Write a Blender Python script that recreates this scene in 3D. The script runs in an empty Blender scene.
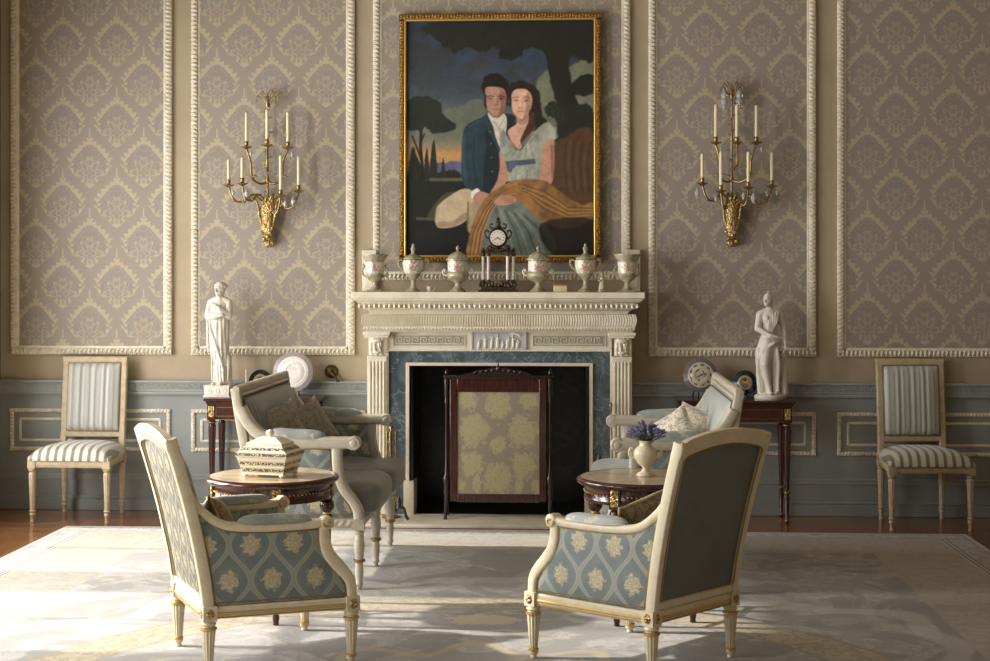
import bpy, bmesh, math, random
import numpy as np
from mathutils import Vector, Matrix
random.seed(7)
PI = math.pi
sc = bpy.context.scene
COL = sc.collection

# ------------------------------------------------------------------ colour / material helpers
def s2l(c):
    return tuple((x/255/12.92) if x/255 <= .04045 else ((x/255+.055)/1.055)**2.4 for x in c)

class X:
    """tiny expression layer over Math nodes"""
    def __init__(s, nt, sk): s.nt, s.sk = nt, sk
    def _m(s, op, *a):
        n = s.nt.nodes.new('ShaderNodeMath'); n.operation = op
        for i, v in enumerate(a):
            if isinstance(v, X): s.nt.links.new(v.sk, n.inputs[i])
            else: n.inputs[i].default_value = float(v)
        return X(s.nt, n.outputs[0])
    def __add__(s, o): return s._m('ADD', s, o)
    __radd__ = __add__
    def __sub__(s, o): return s._m('SUBTRACT', s, o)
    def __rsub__(s, o): return s._m('SUBTRACT', o, s)
    def __mul__(s, o): return s._m('MULTIPLY', s, o)
    __rmul__ = __mul__
    def __truediv__(s, o): return s._m('DIVIDE', s, o)
    def abs(s): return s._m('ABSOLUTE', s)
    def fr(s): return s._m('FRACT', s)
    def cos(s): return s._m('COSINE', s)
    def sin(s): return s._m('SINE', s)
    def sqrt(s): return s._m('SQRT', s)
    def min(s, o): return s._m('MINIMUM', s, o)
    def max(s, o): return s._m('MAXIMUM', s, o)
    def lt(s, o): return s._m('LESS_THAN', s, o)
    def gt(s, o): return s._m('GREATER_THAN', s, o)
    def atan2(s, o): return s._m('ARCTAN2', s, o)
    def step(s, a, b):
        n = s.nt.nodes.new('ShaderNodeMapRange'); n.interpolation_type = 'SMOOTHSTEP'
        s.nt.links.new(s.sk, n.inputs[0])
        if a < b:
            n.inputs[1].default_value, n.inputs[2].default_value = a, b
        else:
            n.inputs[1].default_value, n.inputs[2].default_value = b, a
            n.inputs[3].default_value, n.inputs[4].default_value = 1, 0
        return X(s.nt, n.outputs[0])
    def curve(s, pts):
        n = s.nt.nodes.new('ShaderNodeFloatCurve'); c = n.mapping.curves[0]
        n.mapping.extend = 'HORIZONTAL'
        c.points[0].location = pts[0]; c.points[1].location = pts[-1]
        for p in pts[1:-1]: c.points.new(*p)
        for p in c.points: p.handle_type = 'VECTOR'
        n.mapping.update()
        s.nt.links.new(s.sk, n.inputs['Value'])
        return X(s.nt, n.outputs[0])

class Mat:
    def __init__(s, name, col=(200, 200, 200), rough=.5, metal=0., spec=.5, **kw):
        s.m = bpy.data.materials.new(name); s.m.use_nodes = True
        s.nt = s.m.node_tree; s.b = s.nt.nodes['Principled BSDF']
        s.b.inputs['Base Color'].default_value = (*s2l(col), 1)
        s.b.inputs['Roughness'].default_value = rough
        s.b.inputs['Metallic'].default_value = metal
        s.b.inputs['Specular IOR Level'].default_value = spec
        for k, v in kw.items(): s.b.inputs[k.replace('_', ' ')].default_value = v
    def new(s, t): return s.nt.nodes.new(t)
    def obj(s):
        t = s.new('ShaderNodeTexCoord'); return t.outputs['Object']
    def uv(s):
        t = s.new('ShaderNodeTexCoord'); return t.outputs['UV']
    def xyz(s, sk):
        n = s.new('ShaderNodeSeparateXYZ'); s.nt.links.new(sk, n.inputs[0])
        return [X(s.nt, n.outputs[i]) for i in range(3)]
    def vec(s, a, b, c=0):
        n = s.new('ShaderNodeCombineXYZ')
        for i, v in enumerate((a, b, c)):
            if isinstance(v, X): s.nt.links.new(v.sk, n.inputs[i])
            else: n.inputs[i].default_value = v
        return n.outputs[0]
    def noise(s, sk, scale, detail=3, rough=.55, dist=0.):
        n = s.new('ShaderNodeTexNoise'); s.nt.links.new(sk, n.inputs['Vector'])
        n.inputs['Scale'].default_value = scale; n.inputs['Detail'].default_value = detail
        n.inputs['Roughness'].default_value = rough; n.inputs['Distortion'].default_value = dist
        return X(s.nt, n.outputs[0])
    def voro(s, sk, scale, out='Distance', feat='F1'):
        n = s.new('ShaderNodeTexVoronoi'); n.feature = feat; s.nt.links.new(sk, n.inputs['Vector'])
        n.inputs['Scale'].default_value = scale
        return X(s.nt, n.outputs[out])
    def mix(s, f, a, b):
        n = s.new('ShaderNodeMix'); n.data_type = 'RGBA'
        if isinstance(f, X): s.nt.links.new(f.sk, n.inputs[0])
        else: n.inputs[0].default_value = f
        for i, v in ((6, a), (7, b)):
            if isinstance(v, tuple): n.inputs[i].default_value = (*s2l(v), 1)
            else: s.nt.links.new(v, n.inputs[i])
        return n.outputs[2]
    def color(s, sk): s.nt.links.new(sk, s.b.inputs['Base Color']); return s
    def roughn(s, x): s.nt.links.new(x.sk, s.b.inputs['Roughness']); return s
    def bump(s, x, strength=.3, dist=.004):
        n = s.new('ShaderNodeBump'); n.inputs['Strength'].default_value = strength
        n.inputs['Distance'].default_value = dist
        s.nt.links.new(x.sk, n.inputs['Height']); s.nt.links.new(n.outputs[0], s.b.inputs['Normal']); return s

def worn(name, a, b, scale=14, rough=.45, bump=.12, **kw):
    m = Mat(name, a, rough, **kw); o = m.obj(); n = m.noise(o, scale, 5)
    m.color(m.mix(n.step(.42, .68), a, b)); m.bump(m.noise(o, scale*9, 3), bump, .002); return m.m

M = {}
M['cream'] = worn('cream_paint', (222, 212, 188), (213, 201, 174), 16, .42)
M['chaircream'] = worn('ivory_chair_paint', (226, 214, 184), (218, 203, 169), 22, .38)
M['sofacream'] = worn('pale_sofa_paint', (198, 190, 172), (188, 179, 160), 22, .4)
M['sidecream'] = worn('stone_chair_paint', (196, 180, 148), (182, 162, 128), 26, .42)
M['mantel'] = worn('mantel_stone', (228, 219, 199), (216, 205, 182), 9, .4)
M['moulding'] = worn('moulding_paint', (230, 221, 202), (214, 203, 180), 30, .5)
M['tan'] = worn('tan_wall_paint', (176, 160, 134), (168, 152, 127), 3, .7, .05)
M['blue'] = worn('grey_blue_dado_paint', (148, 153, 150), (141, 146, 144), 4, .5, .05)
M['bluelight'] = worn('pale_grey_blue_paint', (160, 164, 160), (152, 157, 154), 12, .5, .05)
M['keyblue'] = worn('key_pattern_paint', (176, 180, 174), (160, 164, 158), 20, .5, .05)
M['keystone'] = worn('greek_key_ground', (168, 164, 146), (156, 152, 134), 20, .6)
M['relief'] = worn('relief_ground', (188, 184, 182), (176, 172, 172), 20, .5)
M['ceiling'] = worn('ceiling_plaster', (186, 178, 164), (180, 172, 158), 3, .8, .05)
M['otherwall'] = worn('room_wall_paint', (132, 116, 92), (126, 110, 88), 3, .8, .05)
M['gilt'] = Mat('gilt', (214, 178, 108), .42, .85).m
g = Mat('old_frame_gilt', (150, 108, 50), .42, .75); o = g.obj(); n = g.voro(o, 130); g.color(g.mix(n.step(.2, .6), (74, 52, 24), (172, 130, 66))).bump(n, .8, .005); M['framegilt'] = g.m
g = Mat('carved_gilt', (206, 156, 74), .36, .9); o = g.obj(); n = g.voro(o, 110); g.color(g.mix(n.step(.2, .6), (110, 82, 40), (200, 174, 118))).bump(n, .8, .006); M['carvedgilt'] = g.m
M['brass'] = Mat('aged_brass', (156, 132, 88), .36, .9).m
M['darkbrass'] = Mat('dark_bronze', (96, 78, 48), .38, .9).m
M['bronze'] = worn('bronze_black', (46, 38, 28), (90, 70, 40), 60, .4)
M['iron'] = Mat('black_iron', (26, 24, 23), .5, .6).m
M['crystal'] = Mat('crystal', (235, 235, 230), .05, 0., .8, Transmission_Weight=.55, IOR=1.5).m
M['candle'] = Mat('candle_wax', (236, 226, 190), .45, 0., .4, Subsurface_Weight=.15, Subsurface_Radius=(.01, .006, .003), Subsurface_Scale=.5).m
M['wick'] = Mat('wick', (50, 40, 32), .9).m
M['white'] = worn('white_marble', (222, 215, 202), (210, 202, 188), 8, .38, .05)
M['ivory'] = worn('ivory_glaze', (232, 220, 192), (220, 206, 174), 20, .3, .03)
M['nail'] = Mat('nail_heads', (150, 124, 84), .4, .7).m
M['glass'] = Mat('window_glass', (240, 245, 245), .02, 0., .5, Transmission_Weight=1., IOR=1.01).m

def wood(name, a, b, rough=.22, axis='z', sc_=9):
    m = Mat(name, a, rough, Coat_Weight=.35, Coat_Roughness=.12); o = m.obj(); x, y, z = m.xyz(o)
    v = {'z': m.vec(x*7, y*7, z), 'x': m.vec(x, y*7, z*7), 'y': m.vec(x*7, y, z*7)}[axis]
    n = m.noise(v, sc_, 5, .6, .6); m.color(m.mix(n.step(.38, .66), a, b)); return m.m
M['mahogany'] = wood('mahogany', (70, 28, 20), (50, 20, 15))
M['mahogany_x'] = wood('mahogany_long_grain', (74, 31, 22), (54, 23, 17), axis='x')
M['darkwood'] = wood('dark_carved_wood', (52, 26, 20), (32, 16, 13), .35)
m = Mat('tan_marble_top', (196, 178, 148), .16); o = m.obj(); n = m.noise(o, 7, 6, .6, 1.2); m.color(m.mix(n.step(.4, .65), (198, 180, 150), (172, 150, 120))); M['tabletop'] = m.m

# blue marble surround
m = Mat('blue_veined_marble', (70, 92, 105), .18); o = m.obj()
n1 = m.noise(o, 5, 6, .6, 1.5); v = (m.noise(o, 3.2, 6, .65, 2.5)-.5).abs().step(.028, 0.)
v2 = (m.noise(o, 7, 5, .6, 2.)-.5).abs().step(.02, 0.)
c = m.mix(n1.step(.35, .7), (72, 84, 90), (100, 110, 114)); c = m.mix(v*.55, c, (150, 162, 164)); c = m.mix(v2*.3, c, (44, 60, 70)); m.color(c); M['bluemarble'] = m.m
m = Mat('dark_firebox_marble', (20, 26, 22), .3); o = m.obj(); v = (m.noise(o, 3, 6, .65, 2.)-.5).abs().step(.03, 0.)
m.color(m.mix(v*.5, (17, 21, 19), (48, 58, 46))); M['firebox'] = m.m

# damask silk panels, UV in metres from a motif tip
def damask():
    m = Mat('damask_silk', (150, 138, 126), .5, 0., .35, Sheen_Weight=.15)
    u, v, _ = m.xyz(m.uv()); W, H = .357, .525
    P = lambda q, s=1: q
    def cell(uu, vv):
        a = (uu/W+.5).fr()-.5; ap = a.abs(); t = (vv/H).fr()
        co = m.vec(ap*1.2, t*1.7, 0)
        leafy = ((t*10-ap*7).fr()-.5).abs()*.17-.05          # leaf tips pointing up and out
        j = (m.noise(co, 11, 3, .65)-.5)*.20+leafy
        ji = (m.noise(co, 17, 2, .6)-.5)*.2+((t*12+ap*9).fr()-.5).abs()*.09
        O = t.curve([(0, 0), (.05, .06), (.09, .115), (.13, .165), (.155, .19), (.17, .29), (.20, .345), (.28, .37), (.37, .40), (.42, .385), (.48, .30), (.54, .19), (.60, .09), (.63, .035), (.70, .008), (.72, 0), (1, 0)])
        I = t.curve([(0, 0), (.05, .0), (.10, .045), (.14, .085), (.16, .19), (.20, .275), (.28, .30), (.36, .285), (.42, .225), (.48, .14), (.53, .07), (.56, 0), (1, 0)])
        oo = O+j*O.gt(.03)
        out = (oo-ap).step(0., .014)
        ins = (I+ji*I.gt(.03)-ap).step(0., .014)*I.gt(.004)
        band = out*(1-ins)
        n = m.noise(co, 7.5, 3, .6); lines = (n-.5).abs().step(.03, .012)
        r = ((ap*1.)*(ap*1.)+((t-.2)*1.3)*((t-.2)*1.3)).sqrt(); th = (t-.2).atan2(ap)
        fan = ((th*9).cos()*.05+.19-r).abs().step(.028, .01)
        fan2 = ((th*5).cos()*.03+.09-r).abs().step(.022, .008)
        inner = (lines*.6).max(fan).max(fan2)*out*(1-band)
        stem = ap.lt(.012)*t.gt(.66)*t.lt(.76)
        return band.max(stem), inner, out
    b1, i1, o1 = cell(u, v); b2, i2, o2 = cell(u+W/2, v+H/2)
    b = b1.max(b2); i = i1.max(i2); out = o1.max(o2)
    hue = m.noise(m.vec(u, v), 5, 2)
    gold = m.mix(hue.step(.45, .68), (196, 185, 152), (200, 178, 146))
    c = m.mix(out, (156, 144, 132), (149, 139, 131))
    c = m.mix(b*.66, c, gold); c = m.mix(i*.5, c, gold)
    w = m.noise(m.vec(u*9, v*240), 1, 2); c2 = m.mix((w-.5).abs()*.35, c, (120, 108, 98))
    m.color(c2); m.bump(b*.5+i*.2, .25, .002); return m.m
M['damask'] = damask()

def trellis(name, ground, ribbon, flower, k=1., sheen=.3):
    m = Mat(name, ground, .6, 0., .3, Sheen_Weight=sheen); u, v, _ = m.xyz(m.uv()); W, H = .165*k, .274*k
    c = (v*(2*PI/H)).cos()*(W/4)
    e = (((u-c)/W+.5).fr()-.5).abs(); o_ = (((u+c)/W).fr()-.5).abs()
    d = e.min(o_)
    wob = (m.noise(m.vec(u, v), 30, 2)-.5)*.03
    rib = (d+wob).step(.085, .055); core = (d+wob).step(.03, .015)
    def fl(du, dv):
        a = ((u-du)/W+.5).fr()-.5; b = ((v-dv)/H+.5).fr()-.5
        a = a*W; b = b*H
        r = (a*a*1.35+b*b).sqrt(); nn = m.noise(m.vec(u, v), 62/k, 4, .75)
        th = b.atan2(a); pet = (th*7).cos()*.004
        return (r+(nn-.5)*.080*k+pet).step(.042*k, .036*k), r, nn
    f1, r1, n1 = fl(W/4, H/2); f2, r2, n2 = fl(-W/4, 0)
    f = f1.max(f2); det = m.voro(m.vec(u, v), 110/k).step(.25, .5)
    col = m.mix(m.noise(m.vec(u, v), 9, 3).step(.35, .7), ground, tuple(int(x*.9) for x in ground))
    col = m.mix(rib*.75, col, ribbon); col = m.mix(core*.35, col, ground)
    col = m.mix(f*.9, col, m.mix(det*.55, flower, tuple(int(x*.72) for x in flower)))
    m.color(col); m.bump(m.noise(m.vec(u, v), 500, 2)+rib*.6+f, .25, .0012); return m.m
M['trellis'] = trellis('blue_trellis_brocade', (126, 136, 134), (172, 174, 155), (218, 206, 170))
M['trellis_grey'] = trellis('silver_trellis_brocade', (124, 120, 106), (172, 168, 146), (196, 188, 156), .72, 0.)
M['shadedback'] = worn('shade_toned_silk', (112, 116, 112), (106, 108, 102), 7, .6, .1)  # right armchair's back brocade with shade put into the colour, pattern left out
M['silk'] = worn('grey_blue_silk', (112, 113, 107), (103, 105, 101), 10, .4, .15, Sheen_Weight=.3)
M['silklight'] = worn('pale_blue_silk', (182, 186, 178), (166, 172, 166), 12, .4, .15, Sheen_Weight=.3)
m = Mat('arm_pad_silk', (140, 158, 166), .5, Sheen_Weight=.3); o = m.obj(); n = m.noise(o, 22, 3, .6)
m.color(m.mix(n.step(.56, .66), m.mix(m.noise(o, 8, 3).step(.4, .6), (164, 170, 164), (146, 155, 154)), (200, 194, 170))); m.bump(m.noise(o, 200, 2), .15, .001); M['pad'] = m.m
def brocade(name, a, b, sc_=30):
    m = Mat(name, a, .6, Sheen_Weight=.3); o = m.obj(); n = m.noise(o, sc_, 4, .6, .8); l = (n-.5).abs().step(.05, .02)
    m.color(m.mix(l, a, b)); m.bump(l, .2, .002); return m.m
M['brocade'] = brocade('grey_brocade', (160, 153, 134), (120, 115, 100))
M['brocade_w'] = brocade('ivory_brocade', (226, 218, 198), (170, 160, 140))
M['brocade_b'] = brocade('brown_brocade', (150, 122, 84), (96, 72, 46))
M['fringe'] = worn('fringe', (192, 172, 128), (140, 112, 70), 60, .8)
# striped silk : stripes run along V
def stripes(name, a, b, per, blue=None):
    m = Mat(name, a, .42, Sheen_Weight=.35); u, v, _ = m.xyz(m.uv())
    w = (m.noise(m.vec(u*1.5, v*9), 3, 2)-.5)*.10
    s = ((u/per+w).fr()-.5).abs(); k = s.step(.17, .23)
    fine = (m.noise(m.vec(u*160, v*1.2), 1, 2)).step(.35, .65)
    c = m.mix(k, b, m.mix(fine*.5, a, blue or a)); m.color(c); m.bump(k, .2, .001); return m.m
M['stripe_seat'] = stripes('striped_silk_seat', (208, 206, 192), (128, 118, 98), .052)
M['stripe_back'] = stripes('striped_silk_back', (198, 200, 192), (164, 162, 152), .052, (176, 184, 184))
# fire screen tapestry
m = Mat('screen_damask', (150, 142, 120), .7); o = m.obj(); x, y, z = m.xyz(o)
xx = (x+.2).abs()
pv = m.vec((x/.26+.5).fr()-.5, z/.34)
a = ((x/.27).fr()-.5).abs(); b = ((z+ (x/.27)._m('FLOOR', x/.27)*.17)/.34).fr()-.5
def cl(cx, cz, rx, rz):
    du = (x.abs()-cx)/rx; dv = (z-cz)/rz; r = (du*du+dv*dv).sqrt()
    return r
nn = (m.noise(o, 30, 4, .75)-.5)*2.2
bl = None
for c_ in [(0, .70, .10, .12), (.15, .54, .11, .13), (.0, .45, .06, .07), (.16, .33, .10, .10), (0, .24, .12, .12), (.25, .20, .05, .06), (.19, .73, .07, .07), (.13, .21, .03, .08)]:
    k = (cl(*c_)+nn).step(.92, .68); bl = k if bl is None else bl.max(k)
sp = m.voro(o, 62).step(.15, .45)
m.color(m.mix(bl*(sp*.6+.3), (142, 132, 112), (172, 162, 124))); m.bump(m.noise(o, 300, 2), .3, .001); M['screen'] = m.m
# porcelain
def porcelain(name, a, b):
    m = Mat(name, a, .18, Coat_Weight=.4); o = m.obj(); n = m.noise(o, 22, 4); m.color(m.mix(n.step(.4, .65), a, b)); return m.m
M['celadon'] = porcelain('celadon_glaze', (180, 172, 146), (142, 134, 108))
m = Mat('flower_panel', (226, 216, 196), .2); o = m.obj(); x, y, z = m.xyz(o)
n = m.noise(o, 46, 3, .6); r = (x*x+(z-.0)*(z-.0)).sqrt()
blob = (n+x.abs()*-4.).step(.44, .5); g2 = (m.noise(o, 60, 2)+x.abs()*-3.).step(.46, .5)
c = m.mix(g2*.6, (224, 214, 196), (132, 136, 104)); c = m.mix(blob*.7, c, (168, 96, 84)); m.color(c); M['flowerpanel'] = m.m
m = Mat('figured_plate_glaze', (232, 230, 222), .15, Coat_Weight=.4); x, y, z = m.xyz(m.obj())
r = (x*x+z*z).sqrt(); n = m.noise(m.obj(), 34, 3); rim = r.gt(.100)
k = (n-.5).abs().step(.02, .005)*(1-rim); c = m.mix(k*.4, (240, 236, 228), (130, 132, 140)); c = m.mix(rim, c, (158, 148, 148)); m.color(c); M['plate_w'] = m.m
m = Mat('floral_plate_glaze', (206, 200, 178), .2, Coat_Weight=.4); x, y, z = m.xyz(m.obj()); r = (x*x+z*z).sqrt(); th = z.atan2(x)
n = m.noise(m.obj(), 46, 3); c0 = ((n-.02).gt(.5))*r.lt(.04); ring = ((th*9).cos().gt(.0))*(r-.064).abs().lt(.007)*n.gt(.44)
c = m.mix(c0.max(ring)*.8, (198, 190, 164), (78, 76, 84)); c = m.mix(r.gt(.080), c, (110, 106, 104)); m.color(c); M['plate_f'] = m.m
m = Mat('portrait_plate_glaze', (20, 24, 40), .2, Coat_Weight=.4); x, y, z = m.xyz(m.obj()); r = (x*x+z*z).sqrt()
c = m.mix(r.lt(.047), (18, 22, 44), (150, 124, 74)); c = m.mix(r.lt(.042), c, (176, 160, 110))
hd = ((x*x+(z-.008)*(z-.008)).sqrt()).lt(.013); bd = ((x*x*.8+(z+.022)*(z+.022)).sqrt()).lt(.018)
c = m.mix(r.lt(.035), c, (140, 134, 104)); c = m.mix(bd, c, (120, 96, 108)); c = m.mix(hd, c, (196, 156, 124))
h2 = ((x*x+(z-.017)*(z-.017)).sqrt()).lt(.011); c = m.mix(h2, c, (96, 72, 50)); m.color(c); M['plate_p'] = m.m
# casket inlay
m = Mat('casket_inlay', (232, 216, 178), .35); o = m.obj(); x, y, z = m.xyz(o)
n = m.voro(o, 120).step(.3, .45); rows = None
for z0, hw in ((.032, .007), (.062, .006), (.101, .006), (.124, .005)):
    k = (z-z0).abs().lt(hw); rows = k if rows is None else rows.max(k)
edge = None
for z0 in (.022, .042, .053, .071, .093, .109, .131):
    k = (z-z0).abs().lt(.0011); edge = k if edge is None else edge.max(k)
c = m.mix(rows*n, (230, 218, 190), (88, 78, 60)); c = m.mix(edge*.8, c, (126, 110, 80)); m.color(c); M['casket'] = m.m
# parquet floor
m = Mat('parquet', (120, 66, 34), .22, Coat_Weight=.4, Coat_Roughness=.15); x, y, z = m.xyz(m.obj())
br = m.new('ShaderNodeTexBrick'); br.inputs['Scale'].default_value = 1; br.inputs['Brick Width'].default_value = .62; br.inputs['Row Height'].default_value = .09
br.inputs['Mortar Size'].default_value = .0018; br.inputs['Color1'].default_value = (*s2l((160, 110, 68)), 1); br.inputs['Color2'].default_value = (*s2l((128, 84, 50)), 1); br.inputs['Mortar'].default_value = (*s2l((40, 22, 12)), 1)
m.nt.links.new(m.vec(x, y, 0), br.inputs['Vector'])
n = m.noise(m.vec(x*2, y*26, 0), 3, 5, .6, .5); m.color(m.mix(n.step(.35, .7)*.5, br.outputs[0], (92, 50, 28))); M['floor'] = m.m
# carpet : rug lies with its middle at (.085,-3.3)
def rugmat():
    m = Mat('woven_carpet', (190, 182, 168), .95, 0., .1, Sheen_Weight=.2); o = m.obj(); x, y, z = m.xyz(o)
    ex = 2.675-x.abs(); ey = 3.71-y.abs(); e = ex.min(ey)
    n = m.noise(o, 7, 4, .6, 1.4); n2 = m.noise(m.vec(x, y), 2.1, 4, .55, 2.2); f = m.noise(o, 60, 3)
    leaf = (n2-.5).abs().step(.03, .01)
    n3 = m.noise(m.vec(x*1.3, y), 5.5, 4, .6, 1.8); lobes = n2.step(.50, .53)*(.6+.4*(n3.step(.5, .52)))
    field = m.mix(lobes*.7, (150, 147, 143), (196, 193, 187)); field = m.mix(leaf*.5, field, (180, 170, 146)); field = m.mix((n3-.5).abs().step(.025, .008)*.5, field, (150, 144, 134))
    # big scrolling acanthus: warped rings
    wx = x+(n-.5)*.06; wy = y+(m.noise(o, 3.3, 2)-.5)*.06
    r = (wx*wx+wy*wy).sqrt(); th = y.atan2(x)
    ring = (r-1.70).abs().step(.125, .115); edge1 = ((r-1.70).abs()-.12).abs().step(.022, .01); tips = ((th*40).cos()*.03+1.50-r).abs().step(.03, .012)
    inner = r.lt(1.45); rose = ((th*12).cos()*.10+.85-r).abs().step(.05, .02)
    field = m.mix(ring*.85, field, m.mix((m.noise(o, 16, 3)-.5).abs().step(.06, .02), (186, 170, 138), (160, 144, 114)))
    field = m.mix(edge1.max(tips*.6)*.6, field, (148, 140, 126)); field = m.mix(rose*.6, field, (196, 180, 140))
    leafy = ((th*9).cos()*.16+(th*27).cos()*.05+2.22-r).abs().step(.09, .05); field = m.mix(leafy*.45, field, (208, 205, 198))
    bq = (((x*x)*1.)+(y-1.36)*(y-1.36)*2.2).sqrt(); bq = (bq+(n3-.5)*.25).step(.17, .13); field = m.mix(bq*.8, field, (204, 190, 152))
    beige = m.mix((n-.5).abs().step(.05, .02)*.5, (180, 172, 157), (152, 144, 130))
    outer = m.mix((m.noise(o, 13, 3, .6, 1.)-.5).abs().step(.06, .03)*.7, (160, 158, 152), (206, 202, 194))
    c = m.mix(e.lt(.66), field, beige); c = m.mix(e.lt(.20), c, (208, 206, 202)); c = m.mix(e.lt(.17), c, outer)
    for p, w in ((.185, .008), (.16, .006), (.035, .006)):
        c = m.mix((e-p).abs().lt(w), c, (140, 134, 124))
    c = m.mix(e.lt(.03), c, (186, 180, 170))
    c = m.mix(f.step(.3, .7)*.12, c, (120, 112, 100)); m.color(c); m.bump(f, .4, .003); return m.m
M['rug'] = rugmat()
M['lavender'] = worn('lavender_petals', (122, 112, 158), (160, 150, 186), 60, .8)
M['stemgreen'] = worn('stem_green', (84, 96, 56), (60, 76, 44), 40, .7)

# ------------------------------------------------------------------ mesh helpers
class MB:
    def __init__(s): s.v = []; s.f = []; s.uv = None
    def add(s, vs, fs):
        b = len(s.v); s.v += [tuple(p) for p in vs]; s.f += [tuple(i+b for i in f) for f in fs]; return s
    def box(s, x0, x1, y0, y1, z0, z1):
        vs = [(x, y, z) for x in (x0, x1) for y in (y0, y1) for z in (z0, z1)]
        return s.add(vs, [(0, 1, 3, 2), (4, 6, 7, 5), (0, 4, 5, 1), (2, 3, 7, 6), (0, 2, 6, 4), (1, 5, 7, 3)])
    def lathe(s, prof, n=24, c=(0, 0, 0), axis='z', flute=0., sx=1., sy=1.):
        vs, fs = [], []
        for r, z in prof:
            for k in range(n):
                a = 2*PI*k/n; rr = r*(1-flute*(k % 2))
                p = (rr*math.cos(a)*sx, rr*math.sin(a)*sy, z)
                if axis == 'y': p = (p[0], -p[2], p[1])
                if axis == 'x': p = (p[2], p[0], p[1])
                vs.append((p[0]+c[0], p[1]+c[1], p[2]+c[2]))
        m_ = len(prof)
        for i in range(m_-1):
            for k in range(n):
                a, b = i*n+k, i*n+(k+1) % n
                fs.append((a, b, b+n, a+n))
        fs.append(tuple(range(n-1, -1, -1))); fs.append(tuple((m_-1)*n+k for k in range(n)))
        return s.add(vs, fs)
    def bar(s, pts, a, b, side=(0, 1, 0), n=8, p=.6, caps=True, closed=False):
        """sweep a rounded-rectangle section; a half width along side, b half width across"""
        pts = [Vector(q) for q in pts]; L = len(pts); S = Vector(side).normalized(); vs, fs = [], []
        A = a if isinstance(a, (list, tuple)) else [a]*L; B = b if isinstance(b, (list, tuple)) else [b]*L
        for i, q in enumerate(pts):
            if closed: t = pts[(i+1) % L]-pts[i-1]
            else: t = pts[min(i+1, L-1)]-pts[max(i-1, 0)]
            t.normalize(); nrm = t.cross(S)
            if nrm.length < 1e-4: nrm = t.cross(Vector((.3, .1, 1)))
            nrm.normalize(); ss = nrm.cross(t).normalized()
            for k in range(n):
                th = 2*PI*(k+.5)/n; c_, d_ = math.cos(th), math.sin(th)
                vs.append(q+ss*A[i]*math.copysign(abs(c_)**p, c_)+nrm*B[i]*math.copysign(abs(d_)**p, d_))
        for i in range(L if closed else L-1):
            for k in range(n):
                j = (i+1) % L
                fs.append((i*n+k, i*n+(k+1) % n, j*n+(k+1) % n, j*n+k))
        if caps and not closed: fs += [tuple(range(n-1, -1, -1)), tuple((L-1)*n+k for k in range(n))]
        return s.add(vs, fs)
    def tube(s, pts, r, n=8, side=(0, 0, 1), closed=False): return s.bar(pts, r, r, side, n, 1., closed=closed)
    def grid(s, fn, nu, nv, flip=False):
        vs = [fn(i/nu, j/nv) for i in range(nu+1) for j in range(nv+1)]
        fs = []
        for i in range(nu):
            for j in range(nv):
                a = i*(nv+1)+j; q = (a, a+nv+1, a+nv+2, a+1); fs.append(q[::-1] if flip else q)
        return s.add(vs, fs)
    def pad(s, fn, nu, nv):
        """closed pad: fn(u,v,side) side 0 back / 1 front"""
        a = len(s.v); s.grid(lambda u, v: fn(u, v, 0), nu, nv, True); b = len(s.v); s.grid(lambda u, v: fn(u, v, 1), nu, nv)
        I = lambda i, j: i*(nv+1)+j
        ring = [I(i, 0) for i in range(nu)]+[I(nu, j) for j in range(nv)]+[I(i, nv) for i in range(nu, 0, -1)]+[I(0, j) for j in range(nv, 0, -1)]
        for k in range(len(ring)):
            p, q = ring[k], ring[(k+1) % len(ring)]
            s.f.append((a+p, a+q, b+q, b+p))
        return s
    def sq(s, c, a, b, h, e1=.35, e2=.35, nu=32, nv=14, rot=None):
        """superquadric cushion"""
        cp = lambda t, e: math.copysign(abs(math.cos(t))**e, math.cos(t)); sp = lambda t, e: math.copysign(abs(math.sin(t))**e, math.sin(t))
        vs, fs = [], []
        for j in range(nv+1):
            ph = -PI/2+PI*j/nv
            for i in range(nu):
                th = 2*PI*i/nu
                p = Vector((a*cp(ph, e1)*cp(th, e2), b*cp(ph, e1)*sp(th, e2), h*sp(ph, e1)))
                if rot: p = rot @ p
                vs.append(p+Vector(c))
        for j in range(nv):
            for i in range(nu): fs.append((j*nu+i, j*nu+(i+1) % nu, (j+1)*nu+(i+1) % nu, (j+1)*nu+i))
        return s.add(vs, fs)
    def ell(s, c, a, b, h, nu=16, nv=10, rot=None): return s.sq(c, a, b, h, 1, 1, nu, nv, rot)
    def prism(s, poly, d0, d1, axis='y'):
        n = len(poly); vs = []
        for d in (d0, d1):
            for p, q in poly: vs.append({'y': (p, d, q), 'x': (d, p, q), 'z': (p, q, d)}[axis])
        fs = [tuple(range(n)), tuple(range(2*n-1, n-1, -1))]+[(i, i+n, (i+1) % n+n, (i+1) % n) for i in range(n)]
        return s.add(vs, fs)
    def xf(s, mtx, start=0):
        s.v[start:] = [tuple(mtx @ Vector(p)) for p in s.v[start:]]; return s
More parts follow.
